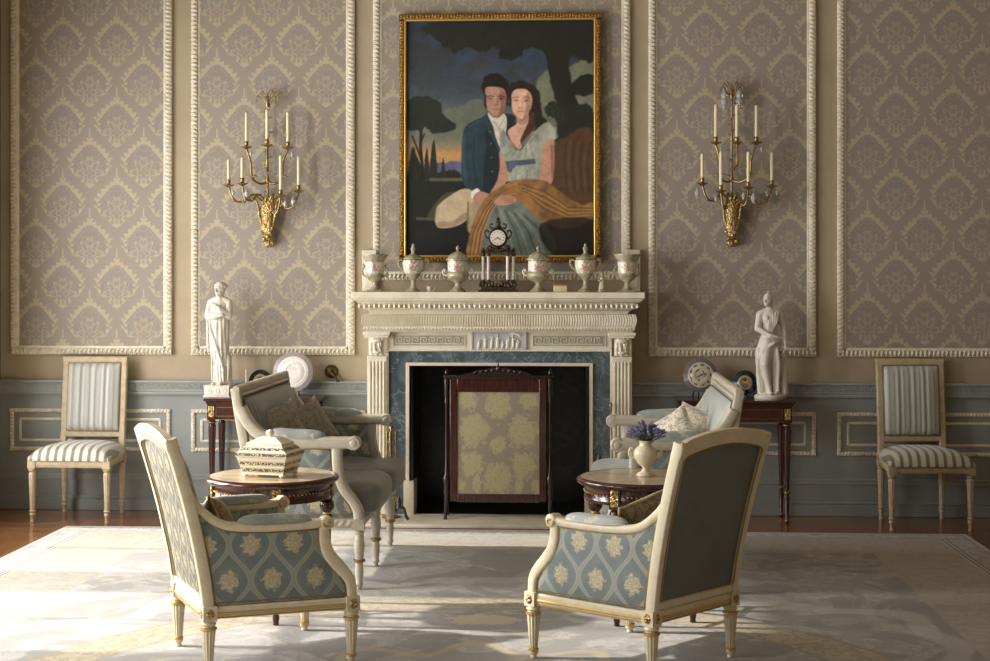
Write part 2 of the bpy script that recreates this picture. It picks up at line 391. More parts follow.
    def build(s, name, mat, parent=None, smooth=35, bevel=0, bw=2, sub=0, uvoff=(0, 0), uvaxis=None):
        me = bpy.data.meshes.new(name); me.from_pydata(s.v, [], s.f); me.validate()
        bm = bmesh.new(); bm.from_mesh(me); bmesh.ops.remove_doubles(bm, verts=bm.verts, dist=1e-6); bmesh.ops.recalc_face_normals(bm, faces=bm.faces)
        uvl = bm.loops.layers.uv.new('UVMap')
        for f in bm.faces:
            nx, ny, nz = (abs(c) for c in f.normal)
            ax = uvaxis or ('z' if nz > max(nx, ny)*1.15 else ('x' if nx > ny else 'y'))
            for l in f.loops:
                x, y, z = l.vert.co
                l[uvl].uv = ((x, y) if ax == 'z' else (y, z) if ax == 'x' else (x, z)) if ax != 'zy' else (y, x)
                l[uvl].uv[0] -= uvoff[0]; l[uvl].uv[1] -= uvoff[1]
        bm.to_mesh(me); bm.free()
        if smooth:
            for p in me.polygons: p.use_smooth = True
            me.set_sharp_from_angle(angle=math.radians(smooth))
        me.materials.append(mat if not isinstance(mat, str) else M[mat])
        o = bpy.data.objects.new(name, me); COL.objects.link(o)
        if parent: o.parent = parent
        if bevel:
            b = o.modifiers.new('Bevel', 'BEVEL'); b.width = bevel; b.segments = bw; b.limit_method = 'ANGLE'; b.angle_limit = math.radians(40)
        if sub:
            b = o.modifiers.new('Sub', 'SUBSURF'); b.levels = b.render_levels = sub
        return o

def tag(o, label=None, cat=None, group=None, kind=None):
    if label: o['label'] = label
    if cat: o['category'] = cat
    if group: o['group'] = group
    if kind: o['kind'] = kind
    return o
def thing(name, loc, label, cat, rz=0, group=None):
    o = bpy.data.objects.new(name, None); o.empty_display_size = .05; COL.objects.link(o)
    o.location = loc; o.rotation_euler = (0, 0, rz); return tag(o, label, cat, group)
def struct(o): o['kind'] = 'structure'; return o
def copy_tree(o, parent=None):
    c = o.copy(); COL.objects.link(c); c.parent = parent
    for ch in list(o.children): copy_tree(ch, c)
    return c
def dup(o, loc, rz, label, group=None):
    c = copy_tree(o); c.location = loc; c.rotation_euler = (0, 0, rz); c['label'] = label
    if group: c['group'] = group
    return c
def interp(pts, t):
    """piecewise-linear on (t,value)"""
    for (a, va), (b, vb) in zip(pts, pts[1:]):
        if t <= b: return va+(vb-va)*max(0, (t-a))/(b-a)
    return pts[-1][1]
def smoothpath(pts, n=5):
    """Catmull-Rom through the points"""
    P_ = [Vector(p) for p in pts]; out = []
    for i in range(len(P_)-1):
        p0, p1, p2, p3 = P_[max(i-1, 0)], P_[i], P_[i+1], P_[min(i+2, len(P_)-1)]
        for k in range(n):
            t = k/n; out.append(.5*((2*p1)+(p2-p0)*t+(2*p0-5*p1+4*p2-p3)*t*t+(3*p1-p0-3*p2+p3)*t**3))
    out.append(P_[-1]); return out
def carved(mb, p0, p1, w, d, out=(0, -1, 0), pitch=.03, amp=.4, kind='leaf', step=.005):
    """moulding strip from p0 to p1, half-width w, depth d, carved by a repeated relief"""
    p0, p1 = Vector(p0), Vector(p1); L = (p1-p0).length; t = (p1-p0)/L; O = Vector(out); sd = t.cross(O).normalized()
    n = max(2, int(L/step)); prof = (-1, -.85, -.5, -.15, .15, .5, .85, 1)
    def fn(u, v):
        i = int(round(v*9)); s_ = u*L
        if i == 0: return p0+t*s_-sd*w
        if i == 9: return p0+t*s_+sd*w
        q = prof[i-1]; ph = 2*PI*(s_/pitch+(q*.35 if kind == 'rope' else (abs(q)*.3)))
        k = .5+.5*math.cos(ph)
        h = d*(.45+.55*math.sqrt(max(0, 1-q*q))*(1-amp+amp*k)+(0 if kind != 'leaf' else .12*amp*math.cos(ph*2+q*5)))
        return p0+t*s_+sd*w*q+O*h
    mb.grid(fn, n, 9); return mb
# ------------------------------------------------------------------ room shell
XL, XR, YF, ZC = -3.28, 3.30, -10.9, 4.05
WINS = [(-2.12, -.72), (-3.72, -2.52), (-6.0, -4.5), (-8.2, -6.7)]     # y ranges of left-wall windows; last two added for camera-side fill light
WZ0, WZ1 = .35, 2.75
b = MB(); b.box(XL-.4, XR+.4, YF-.3, .5, -.12, 0); struct(b.build('floor', 'floor', smooth=0))
b = MB(); b.box(XL-.4, XR+.4, YF-.3, .5, ZC, ZC+.12); struct(b.build('ceiling', 'ceiling', smooth=0))
OW, OH = .575, .965       # fireplace opening half width / height
b = MB(); b.box(XL-.4, -OW, 0, .5, 0, ZC); b.box(OW, XR+.4, 0, .5, 0, ZC); b.box(-OW, OW, 0, .5, OH, ZC)
wall_back = struct(b.build('wall_back', 'tan', smooth=0))
b = MB(); b.box(XR, XR+.3, YF, 0, 0, ZC); struct(b.build('wall_right', 'otherwall', smooth=0))
b = MB(); b.box(XL, XR, YF-.3, YF, 0, ZC); struct(b.build('wall_front', 'otherwall', smooth=0))
b = MB(); ys = [0]
prev = 0
for y0, y1 in WINS:
    b.box(XL-.3, XL, y1, prev, 0, ZC); b.box(XL-.3, XL, y0, y1, 0, WZ0); b.box(XL-.3, XL, y0, y1, WZ1, ZC); prev = y0
b.box(XL-.3, XL, YF, prev, 0, ZC)
struct(b.build('wall_left', 'otherwall', smooth=0))
for i, (y0, y1) in enumerate(WINS):
    b = MB(); x0, x1 = XL-.17, XL-.12; t = .045
    b.box(x0, x1, y0, y0+t, WZ0, WZ1); b.box(x0, x1, y1-t, y1, WZ0, WZ1); b.box(x0, x1, y0+t, y1-t, WZ0, WZ0+t); b.box(x0, x1, y0+t, y1-t, WZ1-t, WZ1)
    b.box(x0+.005, x1-.005, (y0+y1)/2-.014, (y0+y1)/2+.014, WZ0+t, WZ1-t)
    zm = WZ0+(WZ1-WZ0)*.5; b.box(x0+.006, x1-.006, y0+t, y1-t, zm-.02, zm+.02)
    w = struct(b.build('window_%d' % (i+1), 'cream', smooth=0))  # the two nearest the camera are added to carry fill lamps
    c = MB(); c.box(XL-.3, XL+.03, y0-.03, y1+.03, WZ0-.05, WZ0-.001); c.build('window_sill', 'cream', w, smooth=0)
# back wall : silk panels and carved frames
PAN = [(-3.208, -2.142, 1.013, -2.863, 1.303), (-2.011, -.947, 1.013, -1.666, 1.293), (-.824, .826, 1.497, .019, 2.916), (.946, 2.0, 1.012, 1.838, 2.648), (2.138, 3.195, 1.012, 2.504, 2.916)]
ZT = 3.78; FW = .052
for k, (x0, x1, z0, u0, v0) in enumerate(PAN):
    b = MB(); b.box(x0+FW*.8, x1-FW*.8, -.012, 0, z0+FW*.8, ZT-FW*.8)
    b.build('damask_panel', 'damask', wall_back, smooth=0, uvoff=(u0, v0), uvaxis='y')
    f = MB(); a = .019; c_ = .038
    for (p, q) in (((x0+a, 0, z0), (x0+a, 0, ZT)), ((x1-a, 0, ZT), (x1-a, 0, z0)), ((x1, 0, z0+a), (x0, 0, z0+a)), ((x0, 0, ZT-a), (x1, 0, ZT-a))):
        p, q = Vector(p), Vector(q); p.y = q.y = -.004
        carved(f, p, q, .021, .032, pitch=.027, amp=.8, step=.0034)
    for (p, q) in (((x0+.046, 0, z0+.04), (x0+.046, 0, ZT-.04)), ((x1-.046, 0, ZT-.04), (x1-.046, 0, z0+.04)), ((x1-.04, 0, z0+.046), (x0+.04, 0, z0+.046)), ((x0+.04, 0, ZT-.046), (x1-.04, 0, ZT-.046))):
        p, q = Vector(p), Vector(q); p.y = q.y = -.006
        f.bar([p, q], .009, .012, side=(0, 1, 0), n=8, p=.8)
    f.build('trim_%d' % (k+1), 'moulding', smooth=50)['kind'] = 'structure'
# plinth blocks beside the overmantel frame
b = MB()
for s in (-1, 1):
    b.box(s*.845-.045, s*.845+.045, -.05, 0, 1.425, 1.69); b.box(s*.845-.03, s*.845+.03, -.058, -.05, 1.45, 1.665)
b.build('trim_6', 'moulding', smooth=0, bevel=.004)['kind'] = 'structure'
# dado
def dado_x():
    return [(XL, -.83), (.835, XR)]
b = MB()
for x0, x1 in dado_x(): b.box(x0, x1, -.012, 0, 0, .80)
struct(b.build('trim_7', 'blue', smooth=0))
b = MB(); gk = MB()
for x0, x1 in dado_x():
    b.box(x0, x1, -.03, -.0, .772, .832)
    b.box(x0, x1, -.046, -.0, .832, .846); b.box(x0, x1, -.040, 0, .760, .772); b.box(x0, x1, -.034, 0, .752, .760)
    b.box(x0, x1, -.022, 0, .222, .236); b.box(x0, x1, -.018, 0, .20, .222)
struct(b.build('trim_8', 'bluelight', smooth=0, bevel=.002))
def greek(mb, x0, x1, zc, h, y, t=.0032, pitch=None):
    pitch = pitch or h*1.15; n = max(1, int((x1-x0)/pitch)); pitch = (x1-x0)/n; u = pitch/6; H = h/2
    for i in range(n):
        x = x0+i*pitch; B, T = zc-H, zc+H
        pts = [(x, B), (x, T), (x+4*u, T), (x+4*u, B+h*.3), (x+2*u, B+h*.3), (x+2*u, B+h*.62)]
        for (a, c_), (d, e) in zip(pts, pts[1:]):
            mb.box(min(a, d)-t/2, max(a, d)+t/2, y-.005, y, min(c_, e)-t/2, max(c_, e)+t/2)
    mb.box(x0, x1, y-.005, y, zc-H-t*1.2, zc-H-t*.2)
for x0, x1 in dado_x():
    g = MB(); greek(g, x0+.01, x1-.01, .802, .034, -.030, .0042)
    g.build('trim_9' if x0 < 0 else 'trim_10', 'keyblue', smooth=0)['kind'] = 'structure'
b = MB()
for x0, x1 in ((-3.213, -2.15), (-2.012, -.875), (.865, 2.0), (2.136, 3.2)):
    z0, z1 = .384, .658; a = .012
    for p, q in (((x0+a, z0), (x0+a, z1)), ((x1-a, z1), (x1-a, z0)), ((x1, z0+a), (x0, z0+a)), ((x0, z1-a), (x1, z1-a))):
        carved(b, (p[0], -.011, p[1]), (q[0], -.011, q[1]), .0125, .019, pitch=.022, amp=.75, kind='rope', step=.004)
    i = .068
    for p, q in (((x0+i, z0+i), (x0+i, z1-i)), ((x1-i, z1-i), (x1-i, z0+i)), ((x1-i, z0+i), (x0+i, z0+i)), ((x0+i, z1-i), (x1-i, z1-i))):
        b.bar([(p[0], -.014, p[1]), (q[0], -.014, q[1])], .006, .009, n=8, p=.8)
struct(b.build('trim_11', 'moulding', smooth=50))
b = MB()
for x0, x1 in dado_x(): b.box(x0, x1, -.034, -.0, 0, .075); b.box(x0, x1, -.026, 0, .075, .09)
struct(b.build('baseboard_back', 'blue', smooth=0, bevel=.004))
b = MB(); b.box(XR-.02, XR, YF, -.05, 0, .14); struct(b.build('baseboard_right', 'cream', smooth=0))
# rug
b = MB()
b.grid(lambda u, v: (-2.675+5.35*u, -3.71+7.42*v, .012+.0008*math.sin(u*37)*math.sin(v*29)), 60, 60)
n0 = len(b.v)
for (p, q) in (((-2.675, -3.71), (2.675, -3.71)), ((2.675, -3.71), (2.675, 3.71)), ((2.675, 3.71), (-2.675, 3.71)), ((-2.675, 3.71), (-2.675, -3.71))):
    b.grid(lambda u, v: (p[0]+(q[0]-p[0])*u, p[1]+(q[1]-p[1])*u, .012*v), 2, 1)
o = b.build('rug', 'rug', smooth=60); o.location = (.085, -4.43, 0); tag(o, 'large pale woven carpet with floral borders covering the parquet floor', 'rug')

# ------------------------------------------------------------------ fireplace
fp = thing('fireplace', (0, 0, 0), 'carved cream stone fireplace with blue marble surround in the middle of the wall', 'fireplace')
b = MB(); b.box(-.905, .905, -.42, 0, 1.383, 1.423); b.box(-.895, .895, -.405, 0, 1.372, 1.383); b.build('mantel_shelf', 'mantel', fp, bevel=.004)
b = MB()
prof = [(1.372, .400), (1.366, .392), (1.358, .385), (1.352, .36), (1.318, .352), (1.312, .335), (1.300, .318), (1.286, .310), (1.284, .300)]
def swept(mb, prof, xh, yend=0):
    """profile (z, projection from the wall) run round front and both ends; xh(z)->half width offset relative to projection"""
    vs, fs = [], []
    for z, d in prof:
        w = xh+d
        vs += [(-w, yend, z), (-w, -d, z), (w, -d, z), (w, yend, z)]
    for i in range(len(prof)-1):
        for k in range(3): a = i*4+k; fs.append((a, a+1, a+5, a+4))
        fs.append((i*4+3, i*4, i*4+4, i*4+7))
    fs.append((0, 3, 2, 1)); m_ = (len(prof)-1)*4; fs.append((m_, m_+1, m_+2, m_+3)); mb.add(vs, fs)
swept(b, prof, .490)
# egg row
for k in range(56):
    x = -.86+k*(1.72/55); b.ell((x, -.362, 1.335), .0115, .016, .014, 8, 6)
for k in range(12):
    for s in (-1, 1): b.ell((s*.852, -.35+k*.03, 1.335), .014, .0115, .014, 8, 6)
b.build('cornice', 'mantel', fp, smooth=40)
b = MB()
prof = [(1.284, .300), (1.28, .312), (1.262, .322), (1.235, .322), (1.215, .312), (1.208, .300), (1.205, .298), (1.203, .306), (1.185, .303), (1.183, .292), (1.172, .286)]
S_ = [.0, .30, .30+1.69, .60+1.69]
def pulv(u, v):
    t = u*S_[3]; z = 1.208+.076*v; o = .010*math.sin(PI*v)+.0045*(1 if int(u*NF+.01) % 4 < 2 else -1)
    if t < S_[1]: return (-(.845+o), -t*(1+o/.3), z)
    if t <= S_[2]: return ((-.845+(t-.3))*(1+o/.845), -(.30+o), z)
    return (.845+o, -(S_[3]-t)*(1+o/.3), z)
NF = 576; b.grid(pulv, NF, 6)
swept(b, [(1.284, .285), (1.208, .285), (1.2075, .300), (1.2, .304), (1.186, .300), (1.18, .290), (1.172, .283)], .545)
for k in range(84): b.ell((-.84+k*(1.68/83), -.304, 1.193), .0075, .0085, .0075, 6, 5)
b.build('fluted_frieze', 'mantel', fp, smooth=35)
b = MB()  # body behind
b.box(-.83, .83, -.20, 0, 1.055, 1.172); b.box(-.83, -.70, -.20, 0, 0, 1.055); b.box(.70, .83, -.20, 0, 0, 1.055)
b.box(-.705, .705, -.235, -.2, 1.060, 1.172)
b.build('overmantel_body', 'mantel', fp, smooth=0)
for s in (-1, 1):
    b = MB(); xc = s*.768
    b.box(xc-.062, xc+.062, -.250, -.2, .20, 1.02); b.box(xc-.075, xc+.075, -.27, -.2, .027, .20); b.box(xc-.068, xc+.068, -.262, -.2, .20, .215)
    b.box(xc-.085, xc+.085, -.285, -.2, 1.150, 1.172); b.box(xc-.078, xc+.078, -.275, -.2, 1.135, 1.15)
    pl = b.build('pilaster', 'mantel', fp, bevel=.003)
    f = MB()
    for k in range(5): f.bar([(xc-.044+k*.022, -.252, .23), (xc-.044+k*.022, -.252, .985)], .0072, .008, n=8, p=1)
    f.build('flute', 'mantel', pl)
    c_ = MB()   # acanthus console
    c_.grid(lambda u, v: (xc-.048+.096*u, -.252-(.022+.03*math.sin(v*PI*.9)**2)*(.55+.45*abs(math.cos((u-.5)*3*PI+v*2)))*math.sin(PI*min(max(u, .03), .97))**.3, 1.025+.108*v), 26, 26)
    c_.ell((xc, -.285, 1.115), .04, .022, .016, 14, 8); c_.ell((xc, -.272, 1.045), .028, .014, .014, 12, 8)
    for dx in (-.03, -.01, .01, .03): c_.ell((xc+dx, -.28, 1.08+abs(dx)*.6), .009, .016, .028, 8, 8)
    c_.build('carved_console', 'mantel', pl, smooth=60)
for s in (-1, 1):
    b = MB(); x0, x1 = sorted((s*.215, s*.665)); b.box(x0, x1, -.2365, -.232, 1.085, 1.150)
    kp = b.build('greek_key_panel', 'keystone', fp, smooth=0)
    g = MB(); greek(g, x0+.015, x1-.015, 1.1175, .036, -.2362, .0045, .05)
    g.box(x0-.004, x0, -.242, -.23, 1.081, 1.154); g.box(x1, x1+.004, -.242, -.23, 1.081, 1.154); g.box(x0, x1, -.242, -.23, 1.15, 1.154); g.box(x0, x1, -.242, -.23, 1.081, 1.085)
    g.build('meander', 'mantel', kp, smooth=0)
b = MB(); b.box(-.165, .165, -.246, -.23, 1.062, 1.170); b.box(-.172, -.165, -.252, -.23, 1.062, 1.17); b.box(.165, .172, -.252, -.23, 1.062, 1.17)
rp = b.build('relief_panel', 'relief', fp, smooth=0)
b = MB()
for i, (x, h, ln) in enumerate([(-.125, .052, .1), (-.085, .078, -.1), (-.045, .066, .15), (-.008, .084, 0), (.024, .04, 0), (.055, .066, .2), (.09, .08, -.15), (.118, .05, .1)]):
    b.ell((x, -.249, 1.068+h*.45), .009+.003*(i % 2), .005, h*.45, 10, 8); b.ell((x+ln*.03, -.250, 1.068+h*.98), .006, .005, .0075, 8, 6)
    b.bar([(x-.010, -.248, 1.068+h*.66), (x+.016, -.250, 1.068+h*.8+ln*.02)], .003, .003)
    b.bar([(x-.004, -.248, 1.068+h*.3), (x-.008, -.248, 1.066)], .004, .004)
b.bar([(.07, -.248, 1.158), (.1, -.25, 1.162), (.135, -.248, 1.15)], .004, .008); b.box(-.15, .15, -.250, -.246, 1.064, 1.068)
b.build('relief_figures', 'white', rp, smooth=60)
b = MB()   # bead edge under frieze and down the pilasters
carved(b, (-.705, -.232, 1.056), (.705, -.232, 1.056), .007, .012, pitch=.016, amp=.8)
for s in (-1, 1): carved(b, (s*.702, -.232, .03), (s*.702, -.232, 1.05), .007, .012, pitch=.02, amp=.8)
b.build('bead_moulding', 'mantel', fp, smooth=60)
b = MB(); b.box(-.70, -.585, -.222, -.1, .0, 1.052); b.box(.585, .70, -.222, -.1, 0, 1.052); b.box(-.585, .585, -.222, -.1, .975, 1.052)
b.build('marble_surround', 'bluemarble', fp, smooth=0, bevel=.002)
b = MB()
for s in (-1, 1):
    x0, x1 = sorted((s*.566, s*.588)); b.box(x0, x1, -.236, 0.0, .0, .978); x0, x1 = sorted((s*.535, s*.60)); b.box(x0, x1, -.255, -.06, .0, .235)
b.box(-.566, .566, -.236, 0., .958, .978)
b.build('opening_trim', 'cream', fp, smooth=0, bevel=.003)
b = MB()   # firebox lining
b.box(-.57, .57, .38, .42, .0, .96); b.box(-.574, -.556, 0.0, .40, .0, .96); b.box(.556, .574, 0.0, .40, 0, .96); b.box(-.57, .57, .0, .4, .945, .9645)
b.box(-.56, -.545, -.2, .0, .0, .957); b.box(.545, .56, -.2, 0., 0, .957)
b.build('firebox', 'firebox', fp, smooth=0)
b = MB(); b.box(-.56, .56, -.235, .39, .0, .018); b.build('firebox_floor', 'firebox', fp, smooth=0)
b = MB(); b.box(-.99, .99, -.62, -.19, .0005, .022); b.build('hearth_slab', 'mantel', fp, bevel=.004)

# fire screen
fs_ = thing('fire_screen', (0, -.33, .022), 'mahogany fire screen with gold damask panel standing before the dark firebox', 'fire screen')
b = MB(); b.box(-.258, .258, -.008, .008, .145, .785); b.build('fabric_panel', 'screen', fs_, smooth=0)
b = MB(); b.box(-.30, -.255, -.016, .016, .10, .865); b.box(.255, .30, -.016, .016, .10, .865); b.box(-.255, .255, -.016, .016, .78, .865); b.box(-.255, .255, -.016, .016, .095, .148)
b.build('frame', 'mahogany', fs_, bevel=.004)
b = MB(); b.box(-.335, .335, -.03, .03, .862, .876); b.box(-.345, .345, -.034, .034, .876, .882); b.build('cornice', 'darkwood', fs_, bevel=.003)
b = MB(); n = 40
top = [(-.22+.44*i/n, .882+.045*math.sin(PI*i/n)**.8*(1+.1*math.cos(i*PI/4))) for i in range(n+1)]
b.prism([(-.22, .880)]+top+[(.22, .880)], -.012, .012)
for i in range(9): b.ell((-.14+.035*i, -.014, .895+.02*math.sin(PI*(i+1)/10)), .011, .006, .009, 8, 6)
b.ell((0, -.012, .925), .016, .012, .02, 10, 8); b.ell((0, 0, .948), .006, .006, .014, 8, 6)
b.build('carved_crest', 'darkwood', fs_, smooth=50)
for s in (-1, 1):
    b = MB(); x = s*.322
    prof = [(.014, .09), (.017, .11), (.012, .13), (.021, .16), (.013, .19), (.022, .22), (.024, .245), (.012, .27), (.014, .29), (.0095, .31), (.0085, .70), (.014, .72), (.009, .735), (.015, .76), (.016, .86)]
    b.lathe(prof, 16, (x, 0, 0)); b.build('turned_column', 'darkwood', fs_, smooth=60)
    b = MB(); b.lathe([(.003, .882), (.010, .888), (.013, .90), (.006, .912), (.001, .925)], 12, (x, 0, 0)); b.build('finial', 'darkwood', fs_, smooth=60)
    for yy in (-1, 1):
        b = MB(); b.bar([(x, yy*.0, .10), (x, yy*.03, .075), (x, yy*.07, .03), (x, yy*.09, 0.0)], [.015, .013, .010, .011], [.02, .014, .010, .012], side=(1, 0, 0)); b.build('foot', 'darkwood', fs_, smooth=50)

# fire irons
def fire_irons(x, y, lab, grp=None):
    t = thing('fire_tool_stand', (x, y, .022), lab, 'fire tools')
    b = MB(); b.lathe([(.055, 0), (.06, .008), (.03, .016), (.012, .03), (.008, .05), (.006, .52), (.013, .53), (.006, .54), (.014, .56), (.002, .58)], 16); b.build('stand', 'brass', t, smooth=60)
    for k in range(3):
        a = k*2*PI/3+.5; cx, cy = .032*math.cos(a), .032*math.sin(a)
        b = MB(); b.tube([(cx*.3, cy*.3, .47), (cx, cy, .47)], .004); b.build('bracket', 'brass', t)
        b = MB(); b.lathe([(.003, .10), (.0045, .12), (.0045, .36), (.009, .37), (.005, .40), (.010, .43), (.005, .46), (.011, .49), (.006, .51), (.010, .525), (.002, .54)], 12, (cx, cy, 0))
        if k == 0: b.ell((cx, cy, .09), .03, .006, .045, 12, 8)
        elif k == 1: b.tube([(cx, cy, .12), (cx+.012, cy, .06), (cx, cy, .02)], .004); b.tube([(cx, cy, .12), (cx-.012, cy, .06), (cx, cy, .02)], .004)
        else: b.lathe([(.004, .1), (.018, .09), (.028, .05), (.026, .02)], 12, (cx, cy, 0))
        b.build(('shovel', 'tongs', 'brush')[k], 'brass', t, smooth=60)
    return t
fire_irons(-.665, -.36, 'brass fire tool stand on the hearth behind the left sofa')
t = thing('fire_poker', (.70, -.30, .022), 'thin brass poker leaning against the right side of the fireplace', 'fire tools')
b = MB(); b.tube([(0.02, -.03, 0), (-.002, .015, .66)], .0045, 8); b.build('shaft', 'brass', t)
b = MB(); b.lathe([(.004, .0), (.010, .01), (.006, .03), (.012, .045), (.003, .06)], 12, (-.002, .015, .655)); b.build('handle', 'brass', t, smooth=60)
t = thing('andiron', (.625, -.42, .022), 'dark andiron with round knob at the right of the firebox', 'andiron')
b = MB(); b.lathe([(.02, .10), (.012, .13), (.008, .17), (.018, .20), (.009, .23), (.007, .30), (.014, .32), (.009, .335), (.021, .36), (.021, .375), (.009, .40), (.004, .42), (.001, .44)], 18); b.build('post', 'bronze', t, smooth=60)
for s in (-1, 1):
    b = MB(); b.bar(smoothpath([(0, 0, .11), (s*.03, 0, .09), (s*.05, 0, .03), (s*.07, 0, .01)]), .01, .008); b.build('foot', 'bronze', t)
t = thing('andiron', (-.60, -.50, .022), 'dark scrolled andiron foot showing between the left sofa legs and the hearth', 'andiron')
b = MB(); b.lathe([(.02, .08), (.012, .10), (.016, .12), (.008, .14), (.001, .16)], 18); b.build('post', 'bronze', t, smooth=60)
for s in (-1, 1):
    b = MB(); b.bar(smoothpath([(0, 0, .09), (s*.03, 0, .08), (s*.045, 0, .03), (s*.06, 0, .01)]), .01, .009); b.build('foot', 'bronze', t)
# ------------------------------------------------------------------ bergere armchairs
def yb(x): return .25+(x+.27)/.55*.05
BACK = [(.26, -.272), (.40, -.292), (.60, -.335), (.78, -.385), (.92, -.428), (1., -.45)]
def xb(z): return interp(BACK, z)
def yback(z): return .25+(z-.26)*.035
def leg(parent, x, y, zt, zb, r0, r1, mat, ring='gilt', sq_=.027, n=24, face=None):
    b = MB(); b.box(x-sq_, x+sq_, y-sq_, y+sq_, zt, zb)
    b.lathe([(r0*.85, zt), (r0*1.05, zt-.012), (r0*.8, zt-.02), (r0, zt-.03)], n, (x, y, 0))
    b.lathe([(r0, zt-.03), (r1*1.1, .035)], n, (x, y, 0), flute=.13)
    b.lathe([(r1*1.1, .035), (r1*1.35, .028), (r1*1.2, .018), (r1*.8, .012), (r1*.9, 0)], n, (x, y, 0))
    l = b.build('leg', mat, parent, smooth=32, bevel=.002)
    if ring:
        b = MB(); b.lathe([(r0*.9, zt-.022), (r0*1.14, zt-.026), (r0*1.14, zt-.032), (r0*.9, zt-.036)], n, (x, y, 0)); b.build('gilt_ring', ring, l)
        b = MB(); b.lathe([(r1*1.1, .038), (r1*1.38, .035), (r1*1.38, .027), (r1*1.1, .024)], n, (x, y, 0)); b.build('gilt_ring', ring, l)
        b = MB()
        for fx, fy in ((1, 0), (-1, 0), (0, 1), (0, -1)):
            c = (x+fx*sq_, y+fy*sq_, (zt+zb)/2); ax = 'x' if fx else 'y'
            b.ell(c, .004 if fx else .017, .004 if fy else .017, .019, 12, 8)
            for k in range(6):
                a = k*PI/3; d = .011
                b.ell((c[0]+(0 if fx else d*math.cos(a))+fx*.002, c[1]+(0 if fy else d*math.cos(a))+fy*.002, c[2]+d*math.sin(a)), .004, .004, .004, 6, 5)
        b.build('rosette', 'carvedgilt', l, smooth=60)
    return l
def bergere(loc, rz, label):
    t = thing('armchair', loc, label, 'armchair', rz)
    for x, s in ((-.27, 1), (-.27, -1), (.28, 1), (.28, -1)):
        leg(t, x, s*yb(x), .205, .262, .028, .015, 'chaircream')
    # rails
    def rail(p, q, side):
        b = MB(); p, q = Vector(p), Vector(q); b.bar([p, q], .018, .024, side=side, n=8, p=.5)
        r = b.build('seat_rail', 'chaircream', t, bevel=.002)
        o = Vector(side).normalized(); g = MB()
        g.bar([p+o*.019+Vector((0, 0, -.004)), q+o*.019+Vector((0, 0, -.004))], .004, .0055, side=side, n=8, p=1); g.bar([p+o*.018+Vector((0, 0, -.02)), q+o*.018+Vector((0, 0, -.02))], .003, .002, side=side)
        g.build('gilt_beading', 'gilt', r)
    for s in (-1, 1): rail((-.245, s*yb(-.245), .235), (.255, s*yb(.255), .235), (-.09, s, 0))
    rail((.28, -.275, .235), (.28, .275, .235), (1, 0, 0)); rail((-.272, .225, .235), (-.272, -.225, .235), (-1, 0, 0))
    # back frame
    bf = MB()
    for s in (-1, 1):
        pts = smoothpath([(xb(z), s*yback(z), z) for z in (.255, .35, .45, .55, .65, .75, .85, .897)], 2)
        bf.bar(pts, .018, .024, side=(0, 1, 0), n=12, p=.55)
    def zo(y):
        a = abs(y)/yback(.9)
        return .897 if a > .93 else .897+.030*math.cos((a/.93)*PI/2)**.75+.004
    def zi(y):
        a = abs(y)/yback(.9)
        return .833 if a > .90 else .840+.034*math.cos((a/.90)*PI/2)**.8
    n = 60; Y0 = yback(.9)+.012
    def crest(u, v):
        y = -Y0+2*Y0*u; k = int(round(v*8)); o, i = zo(y), zi(y)
        q = [(-.019, i), (-.024, i+.2*(o-i)), (-.024, o-.25*(o-i)), (-.016, o), (.012, o), (.022, o-.25*(o-i)), (.022, i+.2*(o-i)), (.016, i), (-.019, i)][k]
        return (xb(q[1])+q[0], y, q[1])
    bf.grid(crest, n, 8)
    for e in (0, 1): bf.f.append(tuple(len(bf.v)-9*(n+1)+(0 if e == 0 else n*9)+k for k in range(8)))
    bf.bar([(xb(.275), -.25, .275), (xb(.275), .25, .275)], .018, .016, side=(1, 0, 0), n=8, p=.5)
    bk = bf.build('backrest_frame', 'chaircream', t, smooth=40)
    # outer back panel
    def outb(u, v, side):
        y = (-1+2*u); zt_ = zi(y*.25)+.006; z = .285+(zt_-.285)*v; w = yback(z)-.012
        e = (1-abs(y)**6)*(1-abs(2*v-1)**6)
        return (xb(z)+(-.006-.012*e if side == 0 else .004), y*w, z)
    b = MB(); b.pad(outb, 24, 24); b.build('outer_back_panel', 'trellis_grey' if loc[0] < 0 else 'shadedback', t, smooth=60, uvaxis='x')
    b = MB()
    edge = [(-.235, z) for z in np.linspace(.29, .83, 14)]; 
    def pt(y, z): return (xb(z)-.021, y, z)
    top = [(y, zi(y)-.004) for y in np.linspace(-.235, .235, 30)]
    lp = [pt(-(yback(z)-.022), z) for z in np.linspace(.295, .83, 12)]+[pt(y, z) for y, z in top]+[pt(yback(z)-.022, z) for z in np.linspace(.83, .295, 12)]
    b.tube(lp, .0032, 6, side=(1, 0, 0)); b.build('nail_trim', 'nail', bk)
    def inb(u, v, side):
        y = (-1+2*u); zt_ = zi(y*.25)+.004; z = .38+(zt_-.38)*v; w = yback(z)-.014
        e = ((1-abs(y)**3.5)*(1-abs(2*v-1)**5))**.6
        return (xb(z)+(.0 if side == 0 else .012+.055*e), y*w, z)
    b = MB(); b.pad(inb, 24, 24); b.build('back_cushion', 'trellis', t, smooth=60, uvaxis='x')
    b = MB(); b.sq((.015, 0, .325), .285, .245, .075, .35, .3, 40, 16); b.build('seat_cushion', 'trellis', t, smooth=60, uvaxis='z')
    ARM = [(xb(.70)+.005, .715), (xb(.66)+.022, .655), (-.275, .600), (-.225, .567), (-.16, .552), (-.05, .546), (.06, .546), (.135, .548), (.178, .556)]
    SUP = [(.168, .55), (.170, .515), (.172, .48), (.186, .435), (.215, .395), (.250, .355), (.274, .315), (.28, .26)]
